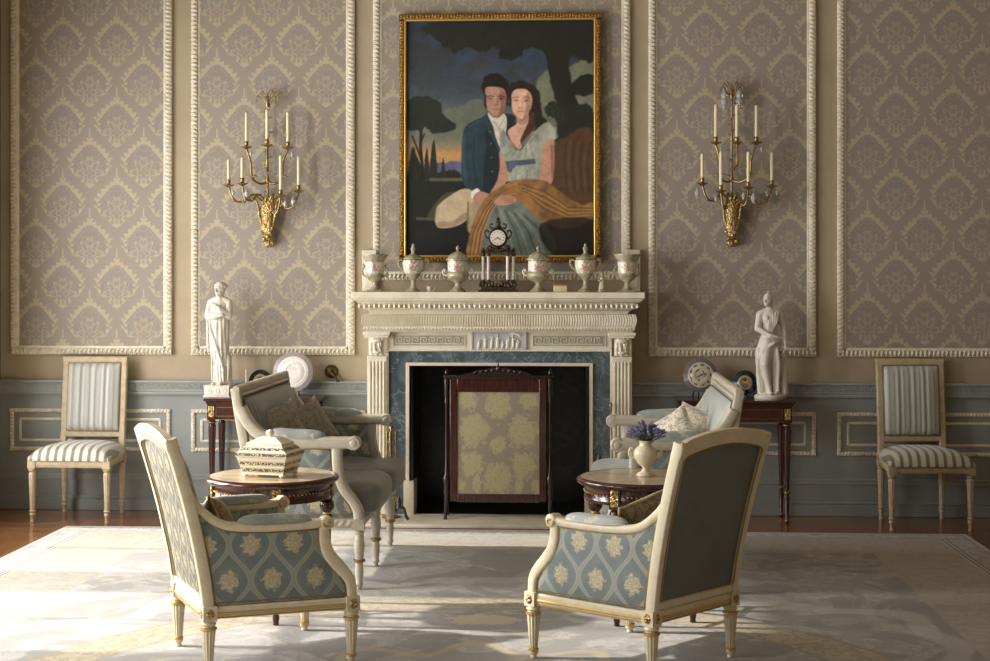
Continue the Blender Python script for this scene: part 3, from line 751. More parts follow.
    for s in (-1, 1):
        P = lambda x, z, o=0: (x, s*(yb(x)+o), z)
        pts = smoothpath([P(x, z) for x, z in ARM], 4); L = len(pts)
        b = MB(); b.bar(pts, [.020+.004*(i/L) for i in range(L)], .017, side=(0, 1, 0), n=12, p=.55)
        x0, z0 = .180, .552
        b.lathe([(.0, -.027), (.020, -.027), (.026, -.022), (.027, 0), (.026, .022), (.020, .027), (.0, .027)], 20, P(x0, z0), 'y')
        arm = b.build('arm', 'chaircream', t, smooth=45)
        for oy in (-1, 1):
            g = MB(); sp = [(x0+(.021-.0034*k*.5)*math.cos(k*.55+PI), s*yb(x0)+oy*.0285, z0+(.021-.0034*k*.5)*math.sin(k*.55+PI)) for k in range(12)]
            g.tube(sp, .0032, 6, side=(0, 1, 0)); g.build('gilt_scroll', 'gilt', arm, smooth=60)
        b = MB(); sp = smoothpath([P(x, z) for x, z in SUP], 4); b.bar(sp, .020, [.019+.006*math.sin(PI*i/len(sp)) for i in range(len(sp))], side=(0, 1, 0), n=12, p=.55)
        b.build('arm_support', 'chaircream', t, smooth=45)
        # arm pad
        def pd(u, v, side):
            x = -.165+.29*u; e = (1-abs(2*u-1)**4)**.5; w = .026*max(e, .25); yy = -w+2*w*v; h = .034*(1-abs(2*v-1)**2.5)**.5*e
            zz = interp([(q[0], q[1]) for q in ARM], x)+.015
            return P(x, zz+(h if side else 0), yy*s)
        b = MB(); b.pad(pd, 24, 10); b.build('arm_pad', 'pad', t, smooth=70)
        # upholstered side
        supx = [(z, x) for x, z in SUP][::-1]
        def sd(u, v, side):
            z_ = .262+.285*v
            xr = xb(z_)+.012; xf = interp(supx, z_)-.010; x = xr+(xf-xr)*u
            zt_ = interp([(q[0], q[1]) for q in ARM], x)-.008; z = .262+(zt_-.262)*v
            e = ((1-abs(2*u-1)**6)*(1-abs(2*v-1)**6))
            return P(x, z, (.008+.010*e) if side else (-.012-.012*e))
        b = MB(); b.pad(sd, 28, 20); sp_ = b.build('side_panel', 'trellis', t, smooth=60, uvaxis='y', uvoff=(-.075, .213))
        b = MB()
        lp = [P(interp(supx, z)-.024, z, .011) for z in np.linspace(.27, .525, 12)]
        lp2 = [P(x, interp([(q[0], q[1]) for q in ARM], x)-.021, .011) for x in np.linspace(.14, -.26, 16)]
        lp3 = [P(xb(z)+.028, z, .011) for z in np.linspace(.575, .27, 10)]
        b.tube(lp+lp2+lp3, .0028, 6, side=(0, 1, 0), closed=True); b.build('nail_trim', 'nail', sp_)
    return t
bergere((-.772, -3.70, .0135), math.radians(28), 'ivory armchair at the left with blue trellis brocade on its side and back')
bergere((.73, -3.67, .0135), math.radians(139), 'ivory armchair at the right with its back, coloured darker for shade, turned to us')

def pillow(loc, w, h, th, rot, mat, label, grp=None, fringe=False, name='cushion'):
    t = thing(name, loc, label, 'cushion', 0, grp); t.rotation_euler = rot
    def pf(u, v, side):
        a, c = 2*u-1, 2*v-1; x = a*w/2*(1-.07*(1-abs(c)**2)); z = c*h/2*(1-.07*(1-abs(a)**2))
        k = ((1-abs(a)**2.6)*(1-abs(c)**2.6))**.55*th/2
        return (x, -k-.002 if side else k+.002, z)
    b = MB(); b.pad(pf, 18, 18); b.build('cover', mat, t, smooth=80, uvaxis='y')
    b = MB(); q = []
    for i in range(24):
        q.append(pf(i/24, 0, 1))
    for i in range(24): q.append(pf(1, i/24, 1))
    for i in range(24): q.append(pf(1-i/24, 1, 1))
    for i in range(24): q.append(pf(0, 1-i/24, 1))
    b.tube([(x, 0, z) for x, y, z in q], .007 if fringe else .003, 6, side=(0, 1, 0), closed=True); b.build('edging', 'fringe' if fringe else mat, t, smooth=80)
    return t
pillow((-.965, -3.58, .515), .32, .22, .11, (math.radians(-24), .15, math.radians(105)), 'brocade_b', 'brown and gold fringed cushion lying in the left armchair', fringe=True)
pillow((.755, -3.64, .535), .32, .24, .11, (math.radians(-20), .2, math.radians(225)), 'brocade_b', 'brown patterned cushion lying in the right armchair', fringe=True)

# ------------------------------------------------------------------ sofas
SB = [(.30, -.245), (.45, -.262), (.60, -.292), (.80, -.33), (.975, -.358), (1.1, -.37)]
def xs(z): return interp(SB, z)
def sofa(loc, rz, label, inner, light):
    t = thing('sofa', loc, label, 'sofa', rz); cm = 'sofacream'
    for x, y in ((.245, -.59), (.245, 0), (.245, .59), (-.245, -.59), (-.245, 0), (-.245, .59)):
        b = MB(); b.box(x-.025, x+.025, y-.025, y+.025, .285, .345)
        b.lathe([(.018, .285), (.027, .275), (.020, .262), (.024, .25), (.027, .21), (.022, .165), (.020, .15), (.026, .143), (.026, .132), (.018, .126), (.020, .11), (.021, .08), (.016, .035), (.020, .025), (.013, .012), (.013, 0)], 16, (x, y, 0))
        l = b.build('leg', cm, t, smooth=35)
        b = MB(); b.lathe([(.022, .147), (.0285, .143), (.0285, .133), (.022, .129)], 16, (x, y, 0)); b.build('gilt_ring', 'brass', l)
    for p, q, sd in (((.245, -.565, .318), (.245, .565, .318), (1, 0, 0)), ((-.245, .565, .318), (-.245, -.565, .318), (-1, 0, 0)), ((-.22, -.59, .318), (.22, -.59, .318), (0, -1, 0)), ((-.22, .59, .318), (.22, .59, .318), (0, 1, 0))):
        b = MB(); b.bar([p, q], .018, .028, side=sd, n=8, p=.45); r = b.build('seat_rail', cm, t, bevel=.002)
        c = MB(); o = Vector(sd)*.017; carved(c, Vector(p)+o, Vector(q)+o, .016, .008, out=sd, pitch=.035, amp=.9, kind='rope'); c.build('carved_band', cm, r, smooth=60)
    bf = MB()
    for s in (-1, 1): bf.bar(smoothpath([(xs(z), s*.60, z) for z in (.30, .45, .60, .70, .80, .90, .965)], 2), .019, .023, side=(0, 1, 0), n=12, p=.5)
    bf.bar([(xs(.948), -.618, .948), (xs(.948), .618, .948)], .017, .027, side=(1, 0, -.25), n=12, p=.5); bf.bar([(xs(.935)+.02, -.6, .93), (xs(.935)+.02, .6, .93)], .008, .008)
    bf.bar([(xs(.36), -.58, .37), (xs(.36), .58, .37)], .016, .02, side=(1, 0, 0))
    bk = bf.build('backrest_frame', cm, t, smooth=40)
    def ob(u, v, side):
        y = -1+2*u; z = .36+.56*v; return (xs(z)+(-.012 if side == 0 else .004), y*.585, z)
    b = MB(); b.pad(ob, 10, 10); b.build('outer_back_panel', 'trellis', t, smooth=60, uvaxis='x')
    def ib(u, v, side):
        y = -1+2*u; z = .44+.475*v; e = ((1-abs(y)**8)*(1-abs(2*v-1)**4))**.5
        puck = .006*math.cos(y*9.4)*math.sin(v*PI)+.003*math.sin(y*70+v*5)*v
        return (xs(z)+(0 if side == 0 else .014+(.06+puck)*e), y*.575, z)
    b = MB(); b.pad(ib, 90, 24); b.build('back_cushion', inner, t, smooth=70, uvaxis='x')
    b = MB(); zz = [.46, .91]; b.tube([(xs(.46)+.03, -.572, .46), (xs(.6)+.03, -.572, .6), (xs(.908)+.026, -.572, .908), (xs(.908)+.026, .572, .908), (xs(.6)+.03, .572, .6), (xs(.46)+.03, .572, .46)], .004, 6, side=(1, 0, 0)); b.build('nail_trim', 'nail', bk)
    ARM = [(xs(.86)+.01, .87), (-.29, .80), (-.245, .752), (-.18, .722), (-.08, .708), (.05, .705), (.16, .705), (.22, .705)]
    SUP = [(.14, .69), (.14, .62), (.148, .55), (.175, .48), (.215, .43), (.242, .38), (.245, .34)]
    supx = [(z, x) for x, z in SUP][::-1]; az = [(a, c) for a, c in ARM]
    for s in (-1, 1):
        P = lambda x, z, o=0: (x, s*(.60+o), z)
        b = MB(); b.bar(smoothpath([P(x, z) for x, z in ARM], 4), .032, .029, side=(0, 1, 0), n=12, p=.5)
        b.lathe([(.0, -.031), (.029, -.031), (.033, -.027), (.033, .027), (.029, .031), (.0, .031)], 20, P(.222, .703), 'y'); a = b.build('arm', cm, t, smooth=45)
        for oy in (-1, 1): g = MB(); g.ell((.222, s*.60+oy*.031, .703), .018, .004, .018, 16, 8); g.build('arm_rosette', cm, a)
        b = MB(); b.bar(smoothpath([P(x, z) for x, z in SUP], 4), .024, .026, side=(0, 1, 0), n=12, p=.55); b.build('arm_support', cm, t, smooth=45)
        def pd(u, v, side):
            x = -.19+.28*u; e = (1-abs(2*u-1)**4)**.5; w = .034*max(e, .25); yy = -w+2*w*v; h = .042*(1-abs(2*v-1)**2.5)**.5*e
            return P(x, interp(az, x)+.020+(h if side else 0), yy)
        b = MB(); b.pad(pd, 24, 10); b.build('arm_pad', 'pad', t, smooth=70)
        def sd(u, v, side):
            z_ = .345+.345*v; xr = xs(z_)+.012; xf = interp(supx, z_)-.012; x = xr+(xf-xr)*u
            zt_ = interp(az, x)-.012; z = .345+(zt_-.345)*v; e = ((1-abs(2*u-1)**6)*(1-abs(2*v-1)**6))
            return P(x, z, (.010+.008*e) if side else (-.014-.018*e))
        b = MB(); b.pad(sd, 24, 20); q = b.build('side_panel', 'trellis', t, smooth=60, uvaxis='y')
        b = MB(); b.tube([P(interp(supx, z)-.032, z, .013) for z in np.linspace(.36, .66, 10)]+[P(x, interp(az, x)-.031, .013) for x in np.linspace(.10, -.26, 12)]+[P(xs(z)+.036, z, .013) for z in np.linspace(.70, .36, 8)], .003, 6, side=(0, 1, 0), closed=True)
        b.build('nail_trim', 'nail', q)
        b = MB(); b.sq((.035, s*.288, .425), .31, .285, .085, .45, .28, 44, 18)
        b.v = [(x, y, z+(.006*math.sin(x*22+s)*math.sin(y*17) if z > .44 else 0)) for x, y, z in b.v]
        b.build('seat_cushion', inner, t, smooth=70, uvaxis='z')
    return t
sofa((-.80, -1.87, .0135), 0, 'pale painted sofa with grey-blue silk on the left, facing the hearth axis', 'silk', 0)
sofa((.905, -1.87, .0135), PI, 'pale painted sofa with light blue silk on the right, mostly hidden behind the round table', 'silklight', 1)
R = math.radians
pillow((-1.00, -2.14, .735), .27, .27, .11, (R(-16), R(-18), R(44)), 'brocade', 'grey brocade cushion nearer to us on the left sofa, tipped onto its corner')
pillow((-.935, -1.66, .715), .24, .25, .10, (R(-16), R(-28), R(44)), 'brocade', 'grey brocade cushion further along the left sofa, behind the first one')
pillow((1.09, -1.90, .715), .24, .26, .11, (R(-16), R(18), R(-25)), 'brocade_w', 'ivory patterned cushion on the right sofa, nearer to the sofa back')
pillow((.975, -2.08, .712), .25, .25, .11, (R(-16), R(-32), R(-25)), 'brocade_w', 'ivory patterned cushion on the right sofa, nearer to the lavender')

# ------------------------------------------------------------------ side chairs by the wall
def side_chair(loc, rz, label):
    t = thing('side_chair', loc, label, 'chair', rz); cm = 'sidecream'   # faces local -y
    for x, y, b_ in ((-.235, -.215, 0), (.235, -.215, 0), (-.19, .215, 1), (.19, .215, 1)):
        b = MB(); b.box(x-.024, x+.024, y-.024, y+.024, .335, .39)
        b.lathe([(.017, .335), (.026, .325), (.018, .312), (.023, .30)], 20, (x, y, 0))
        b.lathe([(.023, .30), (.015, .08)], 20, (x, y, 0), flute=.12)
        b.lathe([(.015, .08), (.021, .073), (.015, .062), (.019, .05), (.013, .04), (.011, .012), (.015, .008), (.013, 0)], 20, (x, y, 0)); b.build('leg', cm, t, smooth=33)
    b = MB()
    b.bar([(-.22, -.218, .362), (.22, -.218, .362)], .016, .022, side=(0, 1, 0), n=8, p=.45); b.bar([(-.18, .218, .362), (.18, .218, .362)], .016, .022, side=(0, 1, 0), n=8, p=.45)
    for s in (-1, 1): b.bar([(s*.237, -.2, .362), (s*.192, .2, .362)], .016, .022, side=(1, 0, 0), n=8, p=.45)
    b.build('seat_frame', cm, t, smooth=40)
    def st(u, v, side):
        y = -.245+.475*v; w = .250-.045*v; a = 2*u-1; e = ((1-abs(a)**3.5)*(1-abs(2*v-1)**4))**.45
        bul = .008*math.sin(PI*min(1, e))
        return (a*(w+(.004 if side else 0)), y, .384 if side == 0 else .405+.075*e)
    b = MB(); b.pad(st, 30, 24); b.build('seat', 'stripe_seat', t, smooth=70, uvaxis='z')
    yb_ = lambda z: .205+(z-.45)*.11
    f = MB(); hw = .212
    P = lambda x, z, o=0: (x, yb_(z)+o, z)
    for s in (-1, 1): f.bar([P(s*.195, .38), P(s*(hw-.020), .48), P(s*(hw-.020), 1.0)], .021, .017, side=(1, 0, 0), n=8, p=.4)
    f.bar([P(-hw, .982), P(hw, .982)], .019, .021, side=(0, 1, 0), n=8, p=.4); f.bar([P(-hw+.02, .505), P(hw-.02, .505)], .016, .019, side=(0, 1, 0), n=8, p=.4)
    bk = f.build('backrest_frame', cm, t, smooth=35, bevel=.002)
    def bp(u, v, side):
        a = 2*u-1; z = .525+.438*v; e = ((1-abs(a)**5)*(1-abs(2*v-1)**6))**.5
        rip = .0022*math.sin(a*34)*e
        return (a*(hw-.040), yb_(z)+(.012 if side == 0 else -.016-.032*e-rip), z)
    b = MB(); b.pad(bp, 60, 24); b.build('back_cushion', 'stripe_back', t, smooth=70, uvaxis='y')
    b = MB(); w = hw-.043; b.tube([P(-w, .527, -.02), P(w, .527, -.02), P(w, .961, -.02), P(-w, .961, -.02)], .004, 6, side=(0, 1, 0), closed=True); b.build('nail_trim', 'nail', bk)
    return t
side_chair((-2.63, -.33, 0), R(-1), 'striped silk side chair by the wall at the left')
side_chair((2.59, -.325, 0), R(3), 'striped silk side chair by the wall at the right, in shade')

# ------------------------------------------------------------------ console tables
def console(loc, label):
    t = thing('console_table', loc, label, 'table')   # back edge on the wall side; width .72
    b = MB(); b.box(-.362, .362, -.165, .165, .738, .757); b.box(-.350, .350, -.155, .165, .722, .738); b.build('table_top', 'mahogany_x', t, smooth=0, bevel=.004)
    a = MB(); a.box(-.335, .335, -.142, .155, .622, .722); ap = a.build('apron', 'mahogany_x', t, smooth=0, bevel=.002)
    g = MB()
    for x0, x1 in ((-.285, .285),):
        for z in (.645, .70): g.box(x0, x1, -.144, -.142, z-.0013, z+.0013)
        for x in (x0, x1): g.box(x-.0013, x+.0013, -.144, -.142, .645, .70)
    g.box(-.337, .337, -.144, -.142, .622, .625)
    for s in (-1, 1):
        for z in (.645, .70): g.box(s*.335-.003, s*.335+.003, -.09, .12, z-.002, z+.002)
    g.build('brass_inlay', 'brass', ap, smooth=0)
    for x, y in ((-.315, -.122), (.315, -.122), (-.315, .135), (.315, .135)):
        b = MB(); b.box(x-.026, x+.026, y-.026, y+.026, .618, .722)
        b.lathe([(.016, .618), (.026, .606), (.018, .595), (.025, .58)], 20, (x, y, 0)); b.lathe([(.025, .58), (.014, .20)], 20, (x, y, 0), flute=.14)
        b.lathe([(.014, .20), (.020, .19), (.013, .175), (.016, .16), (.011, .03), (.016, .02), (.010, 0)], 20, (x, y, 0)); l = b.build('leg', 'mahogany', t, smooth=33)
        for pr_ in ([(.018, .612), (.028, .608), (.028, .602), (.018, .598)], [(.013, .203), (.0215, .196), (.0215, .186), (.013, .180)], [(.012, .03), (.017, .024), (.017, .016), (.011, .008)]):
            g = MB(); g.lathe(pr_, 20, (x, y, 0)); g.build('brass_ring', 'brass', l)
        if y < 0:
            g = MB(); g.box(x-.018, x+.018, y-.0295, y-.026, .640, .706)
            for k in range(8): g.ell((x+.010*math.cos(k*PI/4), y-.030, .673+.018*math.sin(k*PI/4)), .005, .004, .006, 8, 6)
            g.build('brass_mount', 'carvedgilt', l, smooth=50)
    return t
console((-1.485, -.20, 0), 'mahogany console table with brass inlay against the wall left of the fireplace')
console((1.463, -.20, 0), 'mahogany console table with brass inlay against the wall right of the fireplace')

# ------------------------------------------------------------------ round tables
def round_table(loc, rz, label):
    t = thing('round_table', loc, label, 'table', rz)
    b = MB(); b.lathe([(.0, .604), (.277, .604), (.279, .610), (.277, .6165), (.0, .617)], 72); b.build('table_top', 'tabletop', t, smooth=40)
    b = MB(); b.lathe([(.262, .582), (.285, .588), (.294, .596), (.296, .605), (.290, .613), (.280, .6172), (.277, .615), (.277, .60), (.262, .60)], 72); b.build('top_rim', 'mahogany', t, smooth=50)
    b = MB(); b.lathe([(.24, .515), (.262, .517), (.264, .524), (.258, .53), (.258, .575), (.262, .585), (.24, .587)], 72); ap = b.build('apron', 'mahogany', t, smooth=50)
    g = MB()
    for k in range(84):
        a = 2*PI*k/84; g.ell((.261*math.cos(a), .261*math.sin(a), .556), .0042, .0042, .0042, 6, 5)
    g.build('bead_trim', 'gilt', ap, smooth=60)
    for k in range(4):
        a = k*PI/2; x, y = .243*math.cos(a), .243*math.sin(a)
        b = MB(); b.box(-.022, .022, -.026, .026, .500, .590); b.xf(Matrix.Translation((x, y, 0)) @ Matrix.Rotation(a, 4, 'Z'))
        b.lathe([(.018, .500), (.030, .49), (.034, .472), (.030, .455), (.016, .440), (.024, .43), (.026, .415), (.016, .40), (.019, .37)], 20, (x, y, 0))
        b.lathe([(.019, .37), (.012, .07)], 20, (x, y, 0), flute=.12); b.lathe([(.012, .07), (.018, .06), (.012, .05), (.016, .03), (.012, .012), (.013, 0)], 20, (x, y, 0))
        l = b.build('leg', 'mahogany', t, smooth=35)
        g = MB(); g.box(.022, .0255, -.018, .018, .512, .584)
        for q in range(9): g.ell((.027, .009*math.sin(q*2.4), .518+.0075*q), .004, .007, .007, 8, 6)
        g.xf(Matrix.Translation((x, y, 0)) @ Matrix.Rotation(a, 4, 'Z'))
        g.build('gilt_mount', 'carvedgilt', l, smooth=50); g = MB(); g.lathe([(.016, .446), (.020, .442), (.020, .434), (.016, .430)], 20, (x, y, 0)); g.build('gilt_ring', 'gilt', l)
    b = MB(); b.bar([(-.23, 0, .21), (0, 0, .235), (.23, 0, .21)], .012, .008); b.bar([(0, -.23, .21), (0, 0, .235), (0, .23, .21)], .012, .008, side=(1, 0, 0)); b.build('stretcher', 'mahogany', t)
    return t
round_table((-.868, -2.985, .0135), R(-75), 'round mahogany table with gilt beading under the ivory casket, left')
round_table((.785, -2.945, .0135), R(-120), 'round mahogany table with gilt beading under the lavender vase, right')
# casket
t = thing('casket', (-.872, -3.02, .6315), 'ivory inlaid casket with sloping lid standing on the left round table', 'box', R(-13))
b = MB()
def frust(mb, secs):
    vs, fs = [], []
    for a, c_, z in secs: vs += [(-a, -c_, z), (a, -c_, z), (a, c_, z), (-a, c_, z)]
    for i in range(len(secs)-1):
        for k in range(4): fs.append((i*4+k, i*4+(k+1) % 4, i*4+4+(k+1) % 4, i*4+4+k))
    fs += [(3, 2, 1, 0), tuple((len(secs)-1)*4+k for k in range(4))]; mb.add(vs, fs)
frust(b, [(.098, .078, .012), (.098, .078, .02), (.118, .095, .088)]); b.build('body', 'casket', t, smooth=0, bevel=.001)
b = MB(); frust(b, [(.122, .098, .090), (.122, .098, .110), (.112, .09, .114), (.082, .062, .142), (.086, .066, .142), (.086, .066, .148), (.04, .03, .172), (.0, .0, .174)]); l = b.build('lid', 'casket', t, smooth=0)
b = MB(); b.lathe([(.010, .170), (.008, .176), (.016, .183), (.019, .191), (.014, .200), (.003, .205)], 16); b.build('knob', 'ivory', l, smooth=60)
for sx in (-1, 1):
    for sy in (-1, 1):
        b = MB(); b.ell((sx*.088, sy*.068, .008), .014, .014, .008, 12, 8); b.build('foot', 'ivory', t, smooth=60)
# vase + lavender
vx, vy = .795, -2.94
t = thing('vase', (vx, vy, .6315), 'small cream two-handled urn vase on the right round table', 'vase')
b = MB(); b.lathe([(.038, 0), (.040, .006), (.036, .012), (.018, .022), (.013, .034), (.018, .042), (.034, .055), (.050, .080), (.054, .10), (.048, .118), (.030, .132), (.026, .142), (.030, .152), (.036, .158), (.031, .157), (.022, .145), (.022, .135)], 40, flute=.04); b.build('body', 'ivory', t, smooth=70)
for s in (-1, 1):
    b = MB(); b.tube(smoothpath([(s*.046, 0, .082), (s*.064, 0, .084), (s*.073, 0, .10), (s*.066, 0, .118), (s*.052, 0, .116)], 5), .0045, 8, side=(0, 1, 0)); b.ell((s*.064, 0, .122), .007, .005, .006, 8, 6); b.build('handle', 'ivory', t, smooth=60)
t = thing('lavender_bunch', (vx, vy, .6315+.14), 'bunch of lavender with violet heads standing in the cream vase', 'flowers')
rnd = random.Random(4)
stem = MB()
for k in range(84):
    a = rnd.random()*2*PI; r = .088*math.sqrt(rnd.random()); h = .080-.62*r+rnd.random()*.030
    tip = Vector((r*math.cos(a), r*math.sin(a)*.9, h)); stem.tube([(tip.x*.12, tip.y*.12, -.01), tuple(tip*.55), tuple(tip)], .0011, 5)
    b = MB(); dr = Vector((tip.x*(1.2+rnd.random()), tip.y*(1.2+rnd.random()), .06)).normalized()
    for q in range(4):
        c = tip+dr*(q*.0065-.012)
        for w_ in range(3):
            aa = w_*2.1+q*.8; b.ell(c+Vector((math.cos(aa), math.sin(aa), .3))*(.0042-.0006*q), .0028, .0028, .0036, 6, 4)
    b.build('flower_head', 'lavender', t, smooth=80)
    if k % 2 == 0: stem.bar([tuple(tip*.2), tuple(tip*.62+Vector((0, 0, .004))), tuple(tip*.95+Vector((.006, 0, -.008)))], [.002, .005, .001], [.001, .001, .001])
stem.build('stems', 'stemgreen', t, smooth=60)
# ------------------------------------------------------------------ marble statues
def capsule(mb, p, q, r0, r1, n=12):
    p, q = Vector(p), Vector(q); t = (q-p).normalized(); pts, rr = [], []
    for k in range(5):
        a = PI/2*(1-k/4); pts.append(p-t*r0*math.sin(a)); rr.append(max(r0*math.cos(a), 1e-4))
    for k in range(5):
        a = PI/2*k/4; pts.append(q+t*r1*math.sin(a)); rr.append(max(r1*math.cos(a), 1e-4))
    mb.bar(pts, rr, rr, side=(.13, .2, 1) if abs(t.z) < .8 else (0, 1, 0), n=n, p=1)
def limb(mb, pts, rad):
    for (a, b), (r, q) in zip(zip(pts, pts[1:]), zip(rad, rad[1:])): capsule(mb, a, b, r, q)
def fuse(mb, name, mat, parent, voxel, smooth_it=3):
    o = mb.build(name, mat, None, smooth=0)
    m = o.modifiers.new('r', 'REMESH'); m.mode = 'VOXEL'; m.voxel_size = voxel
    s_ = o.modifiers.new('s', 'SMOOTH'); s_.factor = .5; s_.iterations = smooth_it
    dg = bpy.context.evaluated_depsgraph_get(); me = bpy.data.meshes.new_from_object(o.evaluated_get(dg))
    o.modifiers.clear(); old = o.data; o.data = me; bpy.data.meshes.remove(old)
    for p in me.polygons: p.use_smooth = True
    if not me.materials: me.materials.append(M[mat])
    o.parent = parent; return o
def head(mb, c, k, turn):
    Rm = Matrix.Rotation(turn, 3, 'Z'); c = Vector(c)
    E_ = lambda p, a, b, h: mb.ell(c+Rm @ Vector(p)*k, a*k, b*k, h*k, 14, 10, rot=Rm)
    E_((0, 0, .01), .040, .047, .052); E_((0, -.012, -.022), .030, .034, .036); E_((0, -.035, -.042), .014, .012, .012)   # skull, jaw, chin
    E_((0, -.049, -.004), .0075, .012, .018); E_((0, -.055, -.012), .009, .008, .007); E_((0, -.044, .018), .026, .008, .007)
    E_((0, -.043, -.028), .014, .008, .005); E_((.015, -.041, .006), .008, .005, .005); E_((-.015, -.041, .006), .008, .005, .005)
def hand(mb, c, d, k, up=(0, 0, 1)):
    c = Vector(c); d = Vector(d).normalized(); u = Vector(up); s_ = d.cross(u).normalized(); u = s_.cross(d)
    capsule(mb, c, c+d*.030*k, .016*k, .017*k, 8)
    for i, l in enumerate((.030, .036, .034, .027)):
        o = s_*(i-1.5)*.0095*k; capsule(mb, c+d*.036*k+o, c+d*(.036+l*.6)*k+o-u*.004*k, .0055*k, .005*k, 6); capsule(mb, c+d*(.036+l*.6)*k+o-u*.004*k, c+d*(.036+l)*k+o-u*.014*k, .005*k, .004*k, 6)
    capsule(mb, c+d*.006*k+s_*.014*k, c+d*.032*k+s_*.030*k-u*.004*k, .0065*k, .005*k, 6)
def loft(mb, secs, folds=0, ph=0, n=72):
    """secs (cx,cy,z,rx,ry,fold amp)"""
    vs, fs = [], []
    m_ = 40; z0, z1 = secs[0][2], secs[-1][2]
    for i in range(m_+1):
        z = z0+(z1-z0)*i/m_
        g_ = [interp([(s_[2], s_[j]) for s_ in secs], z) for j in (0, 1, 3, 4, 5)]
        for k in range(n):
            a = 2*PI*k/n; f = 1+g_[4]*(math.cos(a*folds+ph+z*9)*.6+math.cos(a*(folds*.55)+1.3-z*14)*.4)
            vs.append((g_[0]+g_[2]*f*math.cos(a), g_[1]+g_[3]*f*math.sin(a), z))
    for i in range(m_):
        for k in range(n): fs.append((i*n+k, i*n+(k+1) % n, (i+1)*n+(k+1) % n, (i+1)*n+k))
    fs += [tuple(range(n-1, -1, -1)), tuple(m_*n+k for k in range(n))]; mb.add(vs, fs)

# left statue: robed figure with folded arms on a square base (unit = figure height)
t = thing('statue', (-1.775, -.22, .7575), 'white marble statue of a robed standing figure on a square base, left console table', 'statue', R(-6))
b = MB(); b.box(-.088, .088, -.07, .07, .0, .012); b.box(-.082, .082, -.065, .065, .012, .066); b.box(-.086, .086, -.068, .068, .066, .075); bs = b.build('base', 'white', t, smooth=0, bevel=.002)
for x in (-.042, 0.008, .055):
    b = MB(); b.lathe([(.0, -.004), (.010, -.004), (.013, 0), (.010, .003), (.006, .001), (0, .001)], 16, (x, -.0655, .039), 'y', sy=1.5); b.build('base_roundel', 'white', bs)
K = .655
b = MB()
loft(b, [(.02, .0, .02, .105, .085, .10), (.01, .0, .12, .10, .085, .12), (.0, 0, .30, .115, .09, .11), (-.01, .0, .46, .128, .095, .09), (-.005, 0, .58, .125, .09, .08), (0, 0, .68, .122, .085, .06), (.0, 0, .76, .128, .075, .04), (.0, 0, .81, .105, .06, .02), (.0, 0, .845, .05, .045, 0)], 15)
# great folds
for k in range(7):
    u = k/6; limb(b, [(-.13+.03*u, -.045, .66-.05*u), (-.08+.05*u, -.095, .52-.08*u), (-.01+.05*u, -.10, .36-.09*u), (.055+.035*u, -.085, .22-.08*u)], [.012, .012, .011, .008])
for k in range(5):
    x = -.07+.035*k; limb(b, [(x*.8, -.088, .34), (x, -.085, .18), (x*1.05+.01, -.082, .05)], [.008, .011, .012])
for k in range(4): limb(b, [(-.14, -.01, .74-.045*k), (-.155, -.03, .60-.05*k), (-.135, -.06, .47-.05*k)], [.012, .014, .008])
capsule(b, (.0, 0, .80), (.012, -.006, .885), .036, .030)
for s in (-1, 1): capsule(b, (s*.05, 0, .815), (s*.115, 0, .79), .045, .045)
limb(b, [(-.125, 0, .785), (-.150, -.03, .665), (-.02, -.105, .665), (.05, -.11, .675)], [.046, .040, .032, .022]); hand(b, (.055, -.112, .676), (1, -.1, .1), .9)
limb(b, [(.125, 0, .785), (.145, -.03, .67), (.04, -.10, .735), (-.01, -.105, .765)], [.046, .038, .030, .020]); hand(b, (-.015, -.105, .77), (-.7, -.1, .6), .9)
for x, y in ((-.055, -.07), (.045, -.085)): b.ell((x, y, .018), .024, .046, .017, 10, 8); [b.ell((x+(i-2)*.009, y-.042, .012), .0055, .010, .008, 6, 5) for i in range(5)]
limb(b, [(.125, .01, .0), (.125, .015, .26)], [.034, .026]); limb(b, [(.12, -.02, .28), (.135, -.045, .20), (.13, -.05, .05)], [.016, .022, .012])
b.ell((.0, 0, .005), .125, .09, .012, 16, 6)
b.v = [(x*.76, y*.95, z) for x, y, z in b.v]; head(b, (.010, -.012, .925), 1.3, -.35); capsule(b, (.0, 0, .80), (.008, -.004, .885), .036, .032)
for k in range(11):
    a = k*2*PI/11; b.ell((.012+.050*math.cos(a), .006+.052*math.sin(a), .955+.006*math.cos(k*2.1)), .019, .019, .018, 8, 6)
b.ell((.012, .016, .965), .050, .052, .036, 12, 8)
b.v = [(x*K, y*K, z*K+.075) for x, y, z in b.v]; fuse(b, 'figure', 'white', t, .0036, 1)

# right statue: leaning female figure, one leg bare, on a round base
t = thing('statue', (1.690, -.20, .7575), 'pale marble statue of a leaning half-draped woman beside a stump, right console table', 'statue', R(4))
b = MB(); b.lathe([(.094, 0), (.097, .006), (.097, .022), (.090, .028), (.0, .028)], 40); b.build('base', 'white', t, smooth=40)
K = .64
b = MB()
loft(b, [(-.05, .03, .0, .075, .06, .12), (-.06, .02, .15, .075, .06, .12), (-.05, .01, .32, .095, .07, .11), (-.03, .0, .44, .115, .08, .08), (-.01, 0, .52, .105, .078, .05), (.0, 0, .60, .082, .066, .03), (-.002, 0, .68, .085, .064, .04), (-.006, 0, .76, .10, .066, .03), (-.006, 0, .81, .085, .05, .0), (-.004, 0, .84, .04, .035, 0)], 13)
for s in (-1, 1): b.ell((s*.040-.004, -.055, .735), .032, .028, .032, 12, 8)
limb(b, [(-.035, -.02, .50), (-.075, -.085, .30), (-.02, -.045, .09), (-.015, -.05, .035)], [.072, .047, .026, .022]); b.ell((-.012, -.085, .018), .020, .044, .016, 10, 8)     # bare leg, knee forward
limb(b, [(-.07, -.08, .28), (-.045, -.058, .2)], [.043, .040])
